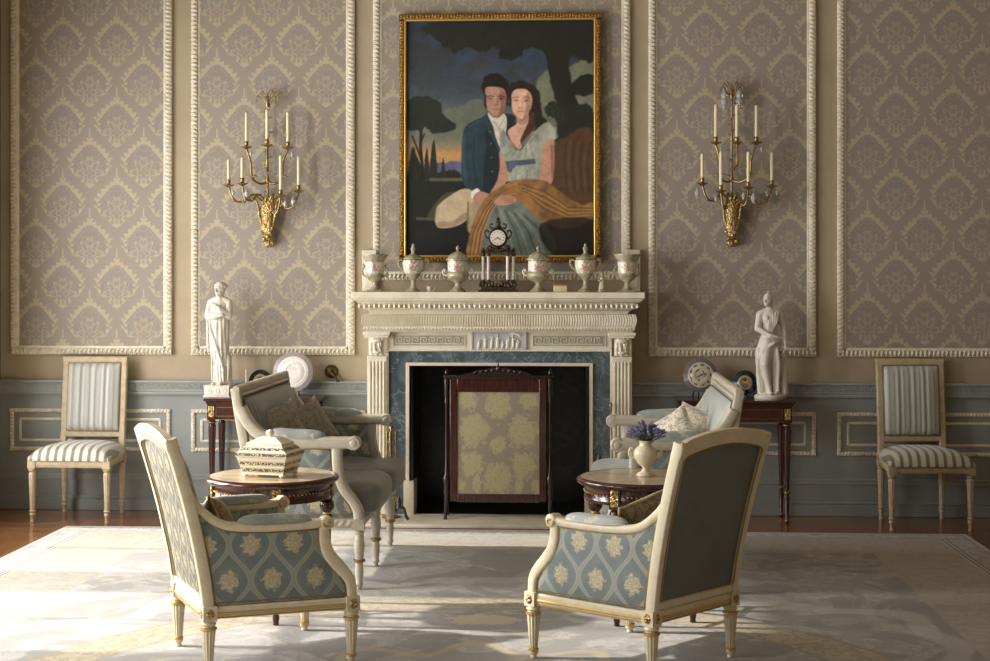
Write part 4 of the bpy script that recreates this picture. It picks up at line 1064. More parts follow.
limb(b, [(.045, .01, .48), (.045, -.03, .28), (.045, -.02, .08), (.045, -.03, .03)], [.070, .046, .026, .022]); b.ell((.05, -.065, .018), .020, .042, .016, 10, 8)
for k in range(8):
    u = k/7; limb(b, [(.10-.02*u, -.04, .52-.02*u), (.02-.04*u, -.095, .50-.03*u), (-.07-.03*u, -.085, .46-.05*u), (-.135, -.02, .40-.08*u)], [.010, .013, .013, .010])
for k in range(6): limb(b, [(-.13+.012*k, -.04+.004*k, .44), (-.135+.018*k, -.03, .28), (-.11+.016*k, -.02, .12), (-.10+.02*k, -.02, .02)], [.012, .013, .012, .012])
limb(b, [(.06, -.07, .44), (.075, -.075, .30), (.07, -.06, .12), (.075, -.05, .03)], [.02, .022, .018, .018])
limb(b, [(-.05, 0, .80), (-.108, 0, .775), (-.140, -.03, .640), (-.02, -.105, .575), (.03, -.11, .565)], [.04, .040, .032, .024, .017]); hand(b, (.03, -.11, .565), (1, 0, -.1), .85)
limb(b, [(.05, 0, .80), (.10, .0, .775), (.150, .015, .635), (.150, -.04, .50)], [.04, .040, .030, .019]); hand(b, (.150, -.045, .485), (.1, -.3, -1), .85, (0, 1, 0))
limb(b, [(.145, .0, .0), (.14, .0, .20), (.135, .0, .44)], [.045, .036, .042])
for k in range(9):
    a = k*2*PI/9; limb(b, [(.145+.042*math.cos(a), .04*math.sin(a), 0), (.137+.036*math.cos(a+.5), .034*math.sin(a+.5), .22), (.135+.043*math.cos(a+.9), .04*math.sin(a+.9), .43)], [.009, .008, .011])
for k in range(10): b.ell((.10+.012*(k % 4), -.045-.006*(k % 3), .33+.012*k), .012, .010, .011, 6, 5)
for k in range(5): limb(b, [(.08-.03*k, -.045-.01*math.sin(k), .80-.005*k), (.05-.02*k, -.088, .70), (.0-.01*k, -.075, .60)], [.007, .009, .007])
capsule(b, (-.004, 0, .80), (-.014, -.006, .875), .032, .027); head(b, (-.022, -.010, .918), 1.22, -.75)
b.ell((-.012, .010, .955), .042, .046, .034, 12, 8); b.ell((-.010, .022, .985), .022, .024, .020, 10, 8); b.ell((.018, .028, .93), .02, .02, .03, 8, 6); limb(b, [(.01, .03, .92), (.025, .02, .85)], [.016, .009])
for k in range(10):
    a = k*2*PI/10; b.ell((-.012+.041*math.cos(a), .006+.044*math.sin(a), .95+.005*math.sin(k*2)), .013, .013, .013, 8, 6)
b.ell((.02, 0, .004), .14, .10, .012, 16, 6)
b.v = [(x*.93, y, z) for x, y, z in b.v]
b.v = [(x*K, y*K, z*K+.028) for x, y, z in b.v]; fuse(b, 'figure', 'white', t, .0036, 1)

# ------------------------------------------------------------------ plates on the console tables
def plate(x, z, r, y, mat, label, lean=10):
    t = thing('plate', (x, y, z), label, 'plate'); t.rotation_euler = (R(-lean), 0, 0)
    b = MB(); b.lathe([(0, .006), (r*.35, .006), (r*.36, .010), (r*.55, .008), (r*.62, .002), (r*.95, -.012), (r, -.012), (r, -.008), (r*.64, .006), (r*.6, .0), (0, -.001)][::-1], 56, axis='y')
    b.v = [(x_, y_, z_) for x_, y_, z_ in b.v]; b.build('dish', mat, t, smooth=60)
    return t
def easel(x, z, y, h, w, label):
    t = thing('plate_stand', (x, y, z), label, 'stand')
    for s in (-1, 1):
        b = MB(); b.bar(smoothpath([(s*w, -.045, .012), (s*w*.95, -.052, .0), (s*w*.9, -.01, .004), (s*w*.7, .03, h*.5), (s*w*.3, .045, h)], 4), .005, .006, side=(1, 0, 0)); b.ell((s*w, -.046, .020), .007, .006, .012, 8, 6); b.build('upright', 'darkwood', t)
    b = MB(); b.bar([(-w*.8, .012, .045), (w*.8, .012, .045)], .005, .006, side=(0, 1, 0)); b.bar([(0, .03, h*.6), (0, .075, 0)], .004, .005, side=(1, 0, 0)); b.build('strut', 'darkwood', t)
plate(-1.318, .757+.155, .128, -.17, 'plate_w', 'large white plate with grey rim, the biggest one on the left console table')
easel(-1.318, .757, -.17, .17, .045, 'dark wooden stand under the large white plate')
plate(-1.536, .757+.093, .075, -.13, 'plate_p', 'small dark plate with round portrait on the left console table, partly behind the sofa')
easel(-1.536, .757, -.13, .10, .03, 'dark wooden stand under the small portrait plate, left console table')
plate(1.262, .757+.145, .108, -.17, 'plate_f', 'grey-rimmed plate with flower decoration, on the right console table')
easel(1.255, .757, -.17, .17, .045, 'dark wooden stand under the grey-rimmed flower plate')
plate(1.542, .757+.095, .079, -.13, 'plate_p', 'dark blue plate with gilt portrait medallion, on the right console table beside the statue')
easel(1.540, .757, -.13, .10, .020, 'dark wooden stand under the dark blue portrait plate, right console table')
t = thing('bud_vase', (-1.60, -.25, .757), 'slim white rod-like vase standing before the small dark portrait plate', 'vase')
b = MB(); b.lathe([(.018, 0), (.019, .005), (.008, .015), (.0045, .04), (.004, .165), (.006, .172), (.002, .173)], 16); b.build('body', 'white', t, smooth=50)
# wall crank
t = thing('wall_lever', (-1.098, -.002, .905), 'round brass bell lever on the tan wall between sofa and mantel', 'lever')
b = MB(); b.lathe([(0, .030), (.02, .030), (.034, .022), (.042, .010), (.044, 0), (0, 0)][::-1], 32, (0, 0, 0), 'y'); b.v = [(x, -abs(y), z) for x, y, z in b.v]
bd = b.build('rosette', 'darkbrass', t, smooth=50)
b = MB(); b.bar(smoothpath([(.0, -.032, 0), (.022, -.040, -.022), (.045, -.040, -.05)], 4), .009, .007); b.ell((.049, -.040, -.056), .015, .011, .011, 10, 8); b.build('handle', 'darkbrass', t, smooth=60)

# ------------------------------------------------------------------ sconces
def sconce(xc, label, cand, top, gx, mat, drops):
    t = thing('wall_sconce', (xc, -.012, 1.72), label, 'sconce')
    z0 = 1.72; Z = lambda z: z-z0
    b = MB()
    b.bar(smoothpath([(0, -.02, Z(1.73)), (.004, -.06, Z(1.80)), (0, -.075, Z(1.90)), (0, -.065, Z(2.03))], 4), [.018, .022, .024, .028, .030, .032, .034, .036, .038, .04, .04, .04, .04][:13], [.016]*13, side=(1, 0, 0), n=10, p=.8)
    b.ell((0, -.03, Z(1.735)), .030, .025, .030, 12, 8)
    for k in range(16):
        a = k*2.399; zz = 1.74+k*.018; b.ell((.030*math.cos(a)*(1+k*.03), -.06-.02*abs(math.sin(a)), Z(zz)), .014, .010, .017, 8, 6)
    for s in (-1, 1):
        b.bar(smoothpath([(s*.01, -.06, Z(1.78)), (s*.045, -.07, Z(1.88)), (s*.060, -.08, Z(1.98)), (s*.085, -.09, Z(2.03)), (s*.06, -.08, Z(2.05))], 4), .010, .008, side=(0, 1, 0))
        b.bar(smoothpath([(s*.01, -.04, Z(1.76)), (s*.03, -.03, Z(1.86)), (s*.035, -.04, Z(1.96))], 4), .012, .006, side=(0, 1, 0))
    b.build('bracket', 'carvedgilt', t, smooth=60)
    b = MB(); b.lathe([(.014, Z(1.99)), (.009, Z(2.02)), (.007, Z(2.10)), (.014, Z(2.14)), (.007, Z(2.17)), (.0065, Z(2.40)), (.012, Z(2.43)), (.006, Z(2.45)), (.006, Z(top-.12)), (.016, Z(top-.10)), (.008, Z(top-.05)), (.002, Z(top-.02))], 14, (0, -.06, 0))
    b.tube([(0, -.06, Z(2.45)), (0, 0, Z(2.45))], .005)
    for s in (-1, 1):
        for k, (dx, dz) in enumerate(((.045, .0), (.03, .035), (.06, -.05))):
            b.bar(smoothpath([(0, -.06, Z(top-.12)), (s*dx*.4, -.065, Z(top-.06+dz*.5)), (s*dx, -.07, Z(top-.02+dz*.3)), (s*dx*1.25, -.07, Z(top-.03+dz))], 4), [.004]*6+[.007]*4+[.003]*3, .003, side=(0, 1, 0))
    for q in range(22):
        a = q*2.399; zz = 2.02+q*.032
        b.bar([(.006*math.cos(a), -.06, Z(zz)), (.022*math.cos(a), -.062+.014*math.sin(a), Z(zz+.016)), (.034*math.cos(a), -.062+.02*math.sin(a), Z(zz+.012))], [.004, .006, .002], .0025)
    b.build('stem', mat, t, smooth=60)
    for i, (x, y, zb, zt) in enumerate(cand):
        dx = x-xc; up = zb > 2.3; z_s = 2.16 if up else 2.02
        mid = (dx*.55, y*.62, Z(zb-.20 if up else zb-.14)); 
        b = MB()
        if abs(dx) < .03: path = [(0, -.06, Z(2.2)), (dx, y+.012, Z(2.22)), (dx, y+.012, Z(zb-.05))]
        elif up: path = [(0, -.06, Z(2.13)), (dx*.35, -.09, Z(2.115)), (dx*.72, y*.8, Z(2.15)), (dx*.78, y*.9, Z(2.25)), (dx, y+.012, Z(zb-.05))]
        else: path = [(dx*.1, -.07, Z(1.99)), (dx*.35, -.1, Z(2.045)), (dx*.6, y*.85, Z(zb-.14)), (dx*.85, y*.95, Z(zb-.13)), (dx, y+.012, Z(zb-.045))]
        b.tube(smoothpath(path, 6), .0072, 8, side=(.2, 1, .1)); [b.bar([tuple(path[2]), tuple(Vector(path[2])+Vector((.022*q, -.01, .018))), tuple(Vector(path[2])+Vector((.036*q, -.006, .004)))], [.006, .007, .002], .003) for q in (-1, 1)]; b.ell(path[2], .012, .011, .012, 8, 6); b.ell(path[-2], .010, .010, .012, 8, 6); a = b.build('arm', mat, t, smooth=60)
        c = MB(); c.lathe([(.004, Z(zb-.055)), (.010, Z(zb-.048)), (.034, Z(zb-.036)), (.036, Z(zb-.032)), (.012, Z(zb-.032)), (.010, Z(zb-.028)), (.014, Z(zb-.02)), (.012, Z(zb-.004)), (.016, Z(zb)), (.0, Z(zb))], 16, (dx, y+.012, 0), sx=1); c.build('drip_pan', 'brass' if gx else mat, a, smooth=40)
        k = 'upper' if up else 'lower'
        o = thing('candle', (x, y, zb+.0005), '', 'candle', 0, 'candles on the %s wall sconce' % ('left' if xc < 0 else 'right'))
        rank = (['leftmost', 'middle', 'rightmost'][i] if up else ['leftmost', 'second from left', 'third from left', 'rightmost'][i-3])
        o['label'] = 'ivory candle, %s in the %s tier of the %s wall sconce' % (rank, k, 'left' if xc < 0 else 'right')
        c = MB(); h = zt-zb; c.lathe([(.0105, 0), (.0105, h*.93), (.008, h-.004), (.003, h)], 14); c.build('wax', 'candle', o, smooth=50)
        c = MB(); c.tube([(0, 0, h-.002), (.001, 0, h+.008)], .0012, 5); c.build('wick', 'wick', o)
    for i, q, s in drops:
        x, y, z, zt = cand[i]; x = x+q*.031; y += .0; z = z-.045-.044*s
        b = MB(); b.lathe([(.0005, -.034*s), (.010*s, -.018*s), (.0145*s, 0), (.009*s, .014*s), (.002, .026*s)], 8, (x-xc, y, Z(z))); b.tube([(x-xc, y, Z(z+.024*s)), (x-xc, y, Z(z+.048*s+.008))], .001, 4); b.build('crystal_drop', 'crystal', t, smooth=0)
    if gx:
        for q in (-1, 1):
            b = MB(); b.lathe([(.0005, -.075), (.018, -.05), (.012, -.042), (.024, -.012), (.015, .0), (.022, .02), (.010, .045), (.002, .055)], 8, (q*.047, -.075, Z(top-.115))); b.tube([(q*.047, -.075, Z(top-.063)), (0, -.07, Z(top-.045))], .0015, 4); b.build('crystal_drop', 'crystal', t, smooth=0)
    return t
CL = [(-1.616, -.17, 2.38, 2.568), (-1.477, -.20, 2.39, 2.58), (-1.349, -.17, 2.376, 2.567), (-1.738, -.14, 2.139, 2.27), (-1.632, -.22, 2.144, 2.277), (-1.382, -.24, 2.066, 2.287), (-1.286, -.14, 2.101, 2.292)]
CR = [(1.357, -.17, 2.393, 2.598), (1.485, -.20, 2.39, 2.593), (1.609, -.17, 2.392, 2.592), (1.275, -.14, 2.139, 2.293), (1.382, -.24, 2.086, 2.3), (1.553, -.22, 2.108, 2.297), (1.708, -.14, 2.121, 2.3)]
sconce(-1.50, 'aged brass wall sconce with seven candles on the left damask panel', CL, 2.72, 0, 'brass', [(6, -1, 1.2), (4, 1, 1.1), (3, 1, .8), (2, 1, .8), (5, 1, .9), (0, 1, .7)])
sconce(1.465, 'bright gilt wall sconce with crystal drops and seven candles on the right damask panel', CR, 2.76, 1, 'brass', [(3, -1, 1.1), (5, 1, 1.2), (5, -1, .9), (6, -1, .8), (4, -1, .8), (0, 1, .7), (2, 1, .7), (6, 1, .7)])

# ------------------------------------------------------------------ things on the mantel shelf
ZM = 1.4235; YM = -.26
def urn_a(x, label):
    t = thing('porcelain_urn', (x, YM, ZM), label, 'urn')
    b = MB(); b.lathe([(.046, 0), (.048, .006), (.036, .014), (.020, .026), (.014, .044), (.013, .066), (.020, .076), (.034, .09), (.050, .115), (.060, .145), (.064, .175), (.062, .198), (.055, .204), (.0, .204)], 40); b.build('body', 'celadon', t, smooth=60)
    b = MB(); b.lathe([(.0515, .115), (.0625, .145), (.0662, .175), (.0642, .197)], 40); b.build('painted_panel', 'flowerpanel', t, smooth=60)
    b = MB(); b.lathe([(.060, .204), (.063, .210), (.052, .220), (.030, .230), (.014, .238), (.010, .25), (.015, .262), (.017, .272), (.008, .284), (.010, .292), (.002, .304)], 32); b.build('lid', 'celadon', t, smooth=60)
    for s in (-1, 1):
        b = MB(); b.bar(smoothpath([(s*.060, 0, .19), (s*.082, 0, .200), (s*.094, 0, .188), (s*.088, 0, .160), (s*.070, 0, .140), (s*.054, 0, .128)], 4), .006, .007, n=8, p=1); b.ell((s*.09, 0, .196), .010, .008, .008, 8, 6); b.build('handle', 'celadon', t, smooth=60)
def urn_b(x, label):
    t = thing('porcelain_urn', (x, YM, ZM), label, 'urn')
    b = MB(); b.lathe([(.050, 0), (.052, .006), (.044, .014), (.026, .028), (.016, .044), (.018, .054), (.022, .058), (.040, .066), (.066, .085), (.074, .105), (.070, .118), (.062, .124), (.062, .195), (.0, .195)], 40); b.build('body', 'celadon', t, smooth=50)
    b = MB(); b.lathe([(.0635, .128), (.0635, .192)], 40); b.build('painted_panel', 'flowerpanel', t, smooth=60)
    b = MB(); b.lathe([(.062, .195), (.074, .198), (.075, .205), (.066, .212), (.055, .228), (.040, .240), (.020, .249), (.008, .254), (.006, .262), (.012, .270), (.008, .282), (.002, .290)], 40); b.build('lid', 'celadon', t, smooth=60)
    for s in (-1, 1):
        b = MB(); b.bar(smoothpath([(s*.070, 0, .102), (s*.088, 0, .108), (s*.094, 0, .128), (s*.084, 0, .140), (s*.080, 0, .128)], 4), .006, .006, n=8, p=1); b.build('handle', 'ivory', t, smooth=60)
def urn_c(x, label):
    t = thing('porcelain_urn', (x, YM, ZM), label, 'urn')
    b = MB(); b.box(-.045, .045, -.045, .045, 0, .012); b.lathe([(.040, .012), (.026, .022), (.018, .040), (.016, .055), (.024, .064), (.044, .078), (.054, .10), (.055, .15), (.060, .19), (.074, .215), (.083, .226), (.083, .234), (.066, .226), (.0, .21)], 40); b.build('body', 'celadon', t, smooth=45)
    b = MB(); b.lathe([(.0565, .115), (.0575, .15), (.0625, .188)], 40); b.build('painted_panel', 'flowerpanel', t, smooth=60)
    for s in (-1, 1):
        b = MB(); b.bar(smoothpath([(s*.052, 0, .095), (s*.072, 0, .105), (s*.080, 0, .135), (s*.066, 0, .160), (s*.076, 0, .172)], 4), .007, .006, n=8, p=1); b.build('handle', 'celadon', t, smooth=60)
urn_c(-.780, 'open campana-shaped porcelain vase at the left end of the mantel shelf')
urn_c(.800, 'open campana-shaped porcelain vase at the right end of the mantel shelf')
urn_a(-.538, 'egg-shaped lidded porcelain urn with pink flowers, left on the mantel')
urn_a(.540, 'egg-shaped lidded porcelain urn with pink flowers, right on the mantel')
urn_b(-.258, 'drum-shaped lidded porcelain urn with pink flowers, left of the clock')
urn_b(.246, 'drum-shaped lidded porcelain urn with pink flowers, right of the clock')
# clock
cx = -.005
t = thing('mantel_clock', (cx, YM+.01, ZM), 'dark bronze clock on four white columns, middle of the mantel shelf', 'clock')
b = MB(); b.box(-.125, .125, -.055, .055, .0, .012); b.box(-.105, .105, -.048, .048, .012, .03); b.box(-.115, -.04, -.05, .05, .03, .066); b.box(.04, .115, -.05, .05, .03, .066); b.box(-.05, .05, -.03, .03, .03, .05)
for k in range(12): b.ell((-.11+.02*k, -.054, .045+.006*math.sin(k*2)), .012, .008, .014, 8, 6)
b.build('plinth', 'bronze', t, smooth=40, bevel=.002)
for x, y in ((-.095, .02), (-.06, -.015), (.06, -.015), (.095, .02)):
    b = MB(); b.lathe([(.012, .066), (.0115, .074), (.0095, .08), (.0095, .222), (.012, .228), (.012, .232)], 16, (x, y, 0)); cl_ = b.build('column', 'white', t, smooth=40)
    b = MB(); b.lathe([(.0125, .064), (.0135, .070), (.010, .078)], 16, (x, y, 0)); b.build('column_base', 'bronze', cl_); b = MB(); b.lathe([(.0098, .222), (.014, .230), (.014, .236)], 16, (x, y, 0)); b.lathe([(.014, .236), (.010, .246), (.015, .256), (.008, .268), (.002, .278)], 14, (x, y, 0)); b.build('column_cap', 'bronze', cl_)
b = MB(); b.box(-.080, .080, -.03, .03, .236, .250)
for s in (-1, 1):
    b.bar(smoothpath([(s*.072, 0, .25), (s*.070, -.01, .28), (s*.045, -.015, .285), (s*.03, 0, .265)], 4), .008, .007); b.bar(smoothpath([(s*.056, -.01, .33), (s*.075, -.01, .345), (s*.083, -.01, .37), (s*.068, -.01, .385), (s*.058, -.01, .372)], 4), .006, .006)
    b.bar(smoothpath([(s*.02, 0, .395), (s*.045, 0, .40), (s*.05, 0, .42), (s*.03, 0, .425)], 4), .006, .006)
b.ell((0, 0, .262), .05, .028, .018, 14, 8)
for k in range(7): b.ell((-.045+.015*k, -.028, .262+.006*math.cos(k)), .008, .006, .008, 8, 6)
b.lathe([(.016, .395), (.022, .405), (.012, .42), (.018, .432), (.008, .444), (.014, .454), (.003, .470)], 14)
b.build('case_ornament', 'bronze', t, smooth=60)
b = MB(); b.lathe([(.0, .03), (.052, .03), (.060, .02), (.060, -.02), (.055, -.034), (.050, -.034), (.048, -.03), (.0, -.03)][::-1], 40, (0, 0, .338), 'y'); b.v = [(x, -y if False else y, z) for x, y, z in b.v]; cs = b.build('case', 'darkbrass', t, smooth=45)
b = MB(); b.lathe([(0, .034), (.047, .034), (.0475, .036), (0, .0365)], 40, (0, 0, .338), 'y'); di = b.build('dial', 'white', t, smooth=40)
b = MB()
for k in range(12):
    a = k*PI/6; p = Vector((math.sin(a), 0, math.cos(a))); c = Vector((0, -.0372, .338)); b.bar([c+p*.034, c+p*.041], .0012, .0016 if k % 3 else .0024, side=(0, 1, 0))
b.build('hour_marks', 'iron', di)
b = MB(); c = Vector((0, -.038, .338)); b.bar([c, c+Vector((.019, 0, -.014))], .001, .0022, side=(0, 1, 0)); b.bar([c+Vector((0, 0, .004)), c+Vector((-.024, 0, -.015))], .001, .0018, side=(0, 1, 0)); b.ell(c, .003, .002, .003, 8, 6); b.build('hands', 'iron', di)
# candlesticks beside the clock were not shown; small pieces
t = thing('lidded_box', (.385, YM, ZM), 'small cream box with gold lid on the mantel shelf, right of the clock', 'box')
b = MB(); b.box(-.042, .042, -.03, .03, 0, .036); b.build('body', 'ivory', t, bevel=.003)
b = MB(); b.box(-.045, .045, -.033, .033, .036, .046); b.build('lid', 'gilt', t, bevel=.002)
for k in range(3):
    pass
t = thing('figurine', (.645, YM-.02, ZM), 'small grey porcelain figurine on the mantel beside the right campana vase', 'figurine')
b = MB(); b.lathe([(.028, 0), (.028, .01), (.02, .016), (0, .016)], 20); loft(b, [(0, 0, .014, .024, .02, .1), (0, 0, .05, .018, .015, .08), (0, 0, .075, .012, .01, 0), (0, 0, .092, .017, .01, 0), (0, 0, .1, .006, .006, 0)], 9)
b.ell((0, -.002, .112), .010, .010, .012, 10, 8); b.ell((0, .002, .119), .012, .011, .008, 10, 8)
limb(b, [(-.014, 0, .092), (-.026, -.008, .075), (-.012, -.018, .066)], [.005, .004, .004]); limb(b, [(.014, 0, .092), (.028, -.004, .10), (.024, -.008, .122)], [.005, .004, .004])
b.ell((.018, .004, .03), .014, .012, .02, 8, 6); fuse(b, 'figure', 'celadon', t, .0022, 1)
t = thing('cup', (-.435, YM, ZM), 'tiny white cup on the mantel shelf between the two left urns', 'cup')
b = MB(); b.lathe([(.012, 0), (.013, .003), (.009, .006), (.016, .016), (.020, .034), (.018, .034), (.012, .014), (0, .01)], 20); b.build('bowl', 'white', t, smooth=60)
b = MB(); b.tube(smoothpath([(.016, 0, .028), (.028, 0, .026), (.026, 0, .014), (.014, 0, .012)], 4), .0022, 6, side=(0, 1, 0)); b.build('handle', 'white', t)
# ------------------------------------------------------------------ framed painting of a seated couple
NX, NY = 250, 312
UX0, UX1, UY0, UY1 = 33., 908., 55., 1146.
gx, gy = np.meshgrid(np.linspace(UX0, UX1, NX), np.linspace(UY1, UY0, NY))     # rows bottom -> top
img = np.zeros((NY, NX, 3))
rs = np.random.RandomState(3)
def vnoise(s_, seed):
    r_ = np.random.RandomState(seed); g_ = r_.rand(60, 60); x = gx/s_ % 58; y = gy/s_ % 58; i, j = x.astype(int), y.astype(int); fx, fy = x-i, y-j; fx = fx*fx*(3-2*fx); fy = fy*fy*(3-2*fy)
    return (g_[j, i]*(1-fx)+g_[j, i+1]*fx)*(1-fy)+(g_[j+1, i]*(1-fx)+g_[j+1, i+1]*fx)*fy
def fbm(s_, seed): return (vnoise(s_, seed)+.5*vnoise(s_/2, seed+1)+.25*vnoise(s_/4, seed+2))/1.75
def smooth(a, b, x): t_ = np.clip((x-a)/(b-a), 0, 1); return t_*t_*(3-2*t_)
def polymask(pts, soft=4., wob=0., seed=5):
    X_, Y_ = gx, gy
    if wob: X_ = gx+(fbm(26, seed)-.5)*2*wob; Y_ = gy+(fbm(26, seed+9)-.5)*2*wob
    ins = np.zeros(gx.shape, bool); d = np.full(gx.shape, 1e9); n = len(pts)
    for k in range(n):
        (x0, y0), (x1, y1) = pts[k], pts[(k+1) % n]
        c_ = ((y0 > Y_) != (y1 > Y_)) & (X_ < (x1-x0)*(Y_-y0)/((y1-y0) or 1e-9)+x0); ins ^= c_
        dx, dy = x1-x0, y1-y0; t_ = np.clip(((X_-x0)*dx+(Y_-y0)*dy)/(dx*dx+dy*dy+1e-9), 0, 1); d = np.minimum(d, np.hypot(X_-x0-t_*dx, Y_-y0-t_*dy))
    return smooth(-soft, soft, np.where(ins, d, -d))
def cr(pts, n=4):
    P_ = [np.array(p, float) for p in pts]; out = []; L = len(P_)
    for i in range(L):
        p0, p1, p2, p3 = P_[i-1], P_[i], P_[(i+1) % L], P_[(i+2) % L]
        for k in range(n):
            t_ = k/n; out.append(tuple(.5*((2*p1)+(p2-p0)*t_+(2*p0-5*p1+4*p2-p3)*t_*t_+(3*p1-p0-3*p2+p3)*t_**3)))
    return out
def fill(mask, col, a=1.):
    c_ = np.array(col, float) if not isinstance(col, np.ndarray) else col
    m_ = (mask*a)[..., None]; img[:] = img*(1-m_)+c_*m_
def poly(pts, col, soft=4., a=1., wob=0., seed=5, var=.10, round_=True):
    m_ = polymask(cr(pts) if round_ else pts, soft, wob, seed); n_ = (fbm(40, seed+3)-.5)*2*var+1
    fill(m_, np.array(col, float)*n_[..., None], a); return m_
def stroke(pts, w, col, a=.8, soft=3.):
    d = np.full(gx.shape, 1e9)
    for (x0, y0), (x1, y1) in zip(pts, pts[1:]):
        dx, dy = x1-x0, y1-y0; t_ = np.clip(((gx-x0)*dx+(gy-y0)*dy)/(dx*dx+dy*dy+1e-9), 0, 1); d = np.minimum(d, np.hypot(gx-x0-t_*dx, gy-y0-t_*dy))
    fill(smooth(w+soft, w-soft, d), col, a)
def grad(y0, c0, y1, c1): t_ = smooth(y0, y1, gy)[..., None]; return np.array(c0)*(1-t_)+np.array(c1)*t_
img[:] = grad(60, (44, 48, 56), 420, (66, 78, 88)); fill(smooth(380, 560, gy), (104, 106, 92))
fill((smooth(.45, .62, fbm(150, 11))*smooth(480, 300, gy)), (50, 52, 56), .6); fill(smooth(.5, .7, fbm(110, 31))*smooth(420, 200, gy), (52, 70, 92), .6)
poly([(170, 585), (215, 545), (215, 470), (290, 450), (345, 422), (400, 440), (400, 640), (300, 640), (170, 640)], (96, 102, 86), 8, wob=10)
poly([(640, 360), (660, 310), (700, 285), (760, 290), (830, 250), (905, 240), (905, 540), (740, 520), (655, 470)], (110, 112, 92), 8, wob=10)
fill(smooth(600, 680, gy)*smooth(800, 700, gy), (186, 134, 76), .95); fill(smooth(560, 640, gy)*smooth(680, 620, gy), (134, 120, 96), .6)
poly([(150, 740), (190, 712), (215, 716), (250, 705), (300, 722), (330, 790), (150, 790)], (84, 86, 112), 4)
fill(smooth(765, 785, gy), (32, 34, 28))
poly([(36, 785), (60, 640), (90, 700), (140, 770), (290, 770), (290, 1145), (36, 1145)], (30, 33, 27), 6, wob=8)
for x, w_, y0 in ((128, 14, 642), (160, 18, 608), (205, 12, 690), (75, 10, 700)): poly([(x, y0), (x+w_*.6, y0+50), (x+w_, 790), (x-w_, 790), (x-w_*.6, y0+50)], (36, 42, 32), 3, wob=4)
for pts, w_ in (([(102, 540), (98, 640), (106, 720), (112, 790)], 7), ([(60, 590), (84, 650), (100, 700)], 4), ([(100, 620), (116, 580)], 3)): stroke(pts, w_, (30, 26, 22), 1)
poly([(36, 440), (60, 408), (130, 404), (190, 430), (205, 488), (250, 520), (262, 552), (210, 576), (150, 574), (122, 548), (98, 562), (50, 562), (36, 550)], (36, 42, 35), 4, wob=9)
poly([(150, 58), (165, 135), (225, 175), (262, 200), (330, 178), (372, 202), (410, 196), (432, 168), (465, 190), (472, 230), (520, 236), (574, 216), (582, 186), (640, 180), (690, 205), (760, 232), (792, 250), (810, 212), (860, 246), (905, 240), (907, 56)], (34, 37, 31), 5, wob=14, seed=8)
poly([(640, 150), (680, 210), (700, 310), (722, 400), (748, 500), (735, 640), (870, 640), (850, 480), (818, 400), (798, 310), (792, 220), (840, 120)], (38, 36, 29), 5, wob=5)
poly([(800, 362), (850, 305), (905, 318), (905, 400), (840, 410), (800, 400)], (32, 36, 29), 5, wob=12); poly([(830, 440), (905, 470), (905, 640), (740, 640), (735, 520), (690, 500), (684, 455), (720, 432), (770, 450)], (38, 42, 33), 5, wob=12)
for k in range(60): stroke([(690+rs.rand()*80, 440+rs.rand()*80)]*2, 3, (70, 76, 62), .35)
fill(smooth(620, 660, gy)*smooth(420, 470, gx), (34, 30, 25))
poly([(725, 640), (760, 605), (815, 572), (905, 588), (905, 980), (760, 900), (700, 850)], (84, 58, 36), 8, wob=6)
for k in range(7): stroke([(780+k*19, 620), (770+k*18, 720), (785+k*17, 850)], 4, (112, 78, 44) if k % 2 else (56, 38, 26), .45)
poly([(140, 785), (300, 785), (300, 800), (140, 800)], (84, 80, 58), 2, round_=False); poly([(130, 965), (200, 868), (262, 850), (300, 880), (170, 990)], (66, 66, 48), 4); poly([(78, 968), (170, 970), (170, 984), (78, 980)], (74, 74, 58), 2, round_=False)
poly([(40, 985), (330, 985), (330, 1146), (40, 1146)], (26, 26, 22), 5, round_=False)
# man
poly([(292, 640), (302, 560), (332, 528), (400, 495), (416, 484), (520, 488), (552, 512), (546, 560), (500, 640), (470, 720), (462, 800), (440, 862), (400, 870), (338, 884), (320, 850), (292, 780)], (38, 57, 66), 4, var=.2)
poly([(404, 560), (450, 630), (466, 700), (460, 800), (440, 860), (396, 850), (392, 760), (405, 650)], (27, 40, 48), 4); poly([(478, 500), (520, 492), (550, 514), (540, 560), (500, 570)], (28, 42, 50), 4)
stroke([(304, 600), (298, 700), (312, 790)], 6, (56, 88, 98), .55); stroke([(330, 545), (380, 520)], 5, (54, 84, 94), .5); stroke([(350, 600), (345, 700), (360, 800), (376, 850)], 3, (24, 42, 50), .7)
for y in (570, 625, 690, 755): stroke([(424+(y-570)*.06, y)]*2, 4, (140, 130, 96), .8)
poly([(413, 488), (438, 545), (452, 600), (478, 648), (500, 560), (500, 500), (470, 478), (430, 478)], (196, 188, 168), 3); stroke([(440, 520), (470, 560), (474, 620)], 3, (140, 132, 118), .6); stroke([(490, 510), (470, 545)], 3, (150, 142, 126), .6)
poly([(384, 366), (390, 328), (420, 306), (468, 305), (505, 328), (514, 362), (508, 430), (496, 452), (408, 456), (398, 400)], (34, 28, 24), 4, wob=9)
poly([(402, 372), (424, 360), (482, 368), (499, 398), (498, 440), (486, 478), (458, 502), (434, 494), (414, 470), (404, 424)], (172, 126, 104), 3)
poly([(470, 372), (499, 398), (498, 440), (486, 478), (460, 501), (474, 450), (468, 410)], (128, 80, 62), 5, a=.8)
stroke([(404, 400), (403, 456)], 4, (44, 32, 26), .85)
stroke([(424, 416)]*2, 9, (132, 90, 70), .5, 6); stroke([(476, 416)]*2, 9, (98, 62, 50), .6, 6)
stroke([(411, 408), (424, 402), (440, 406)], 1.8, (50, 36, 30), .9, 2); stroke([(461, 406), (476, 403), (491, 409)], 1.8, (44, 30, 26), .9, 2)
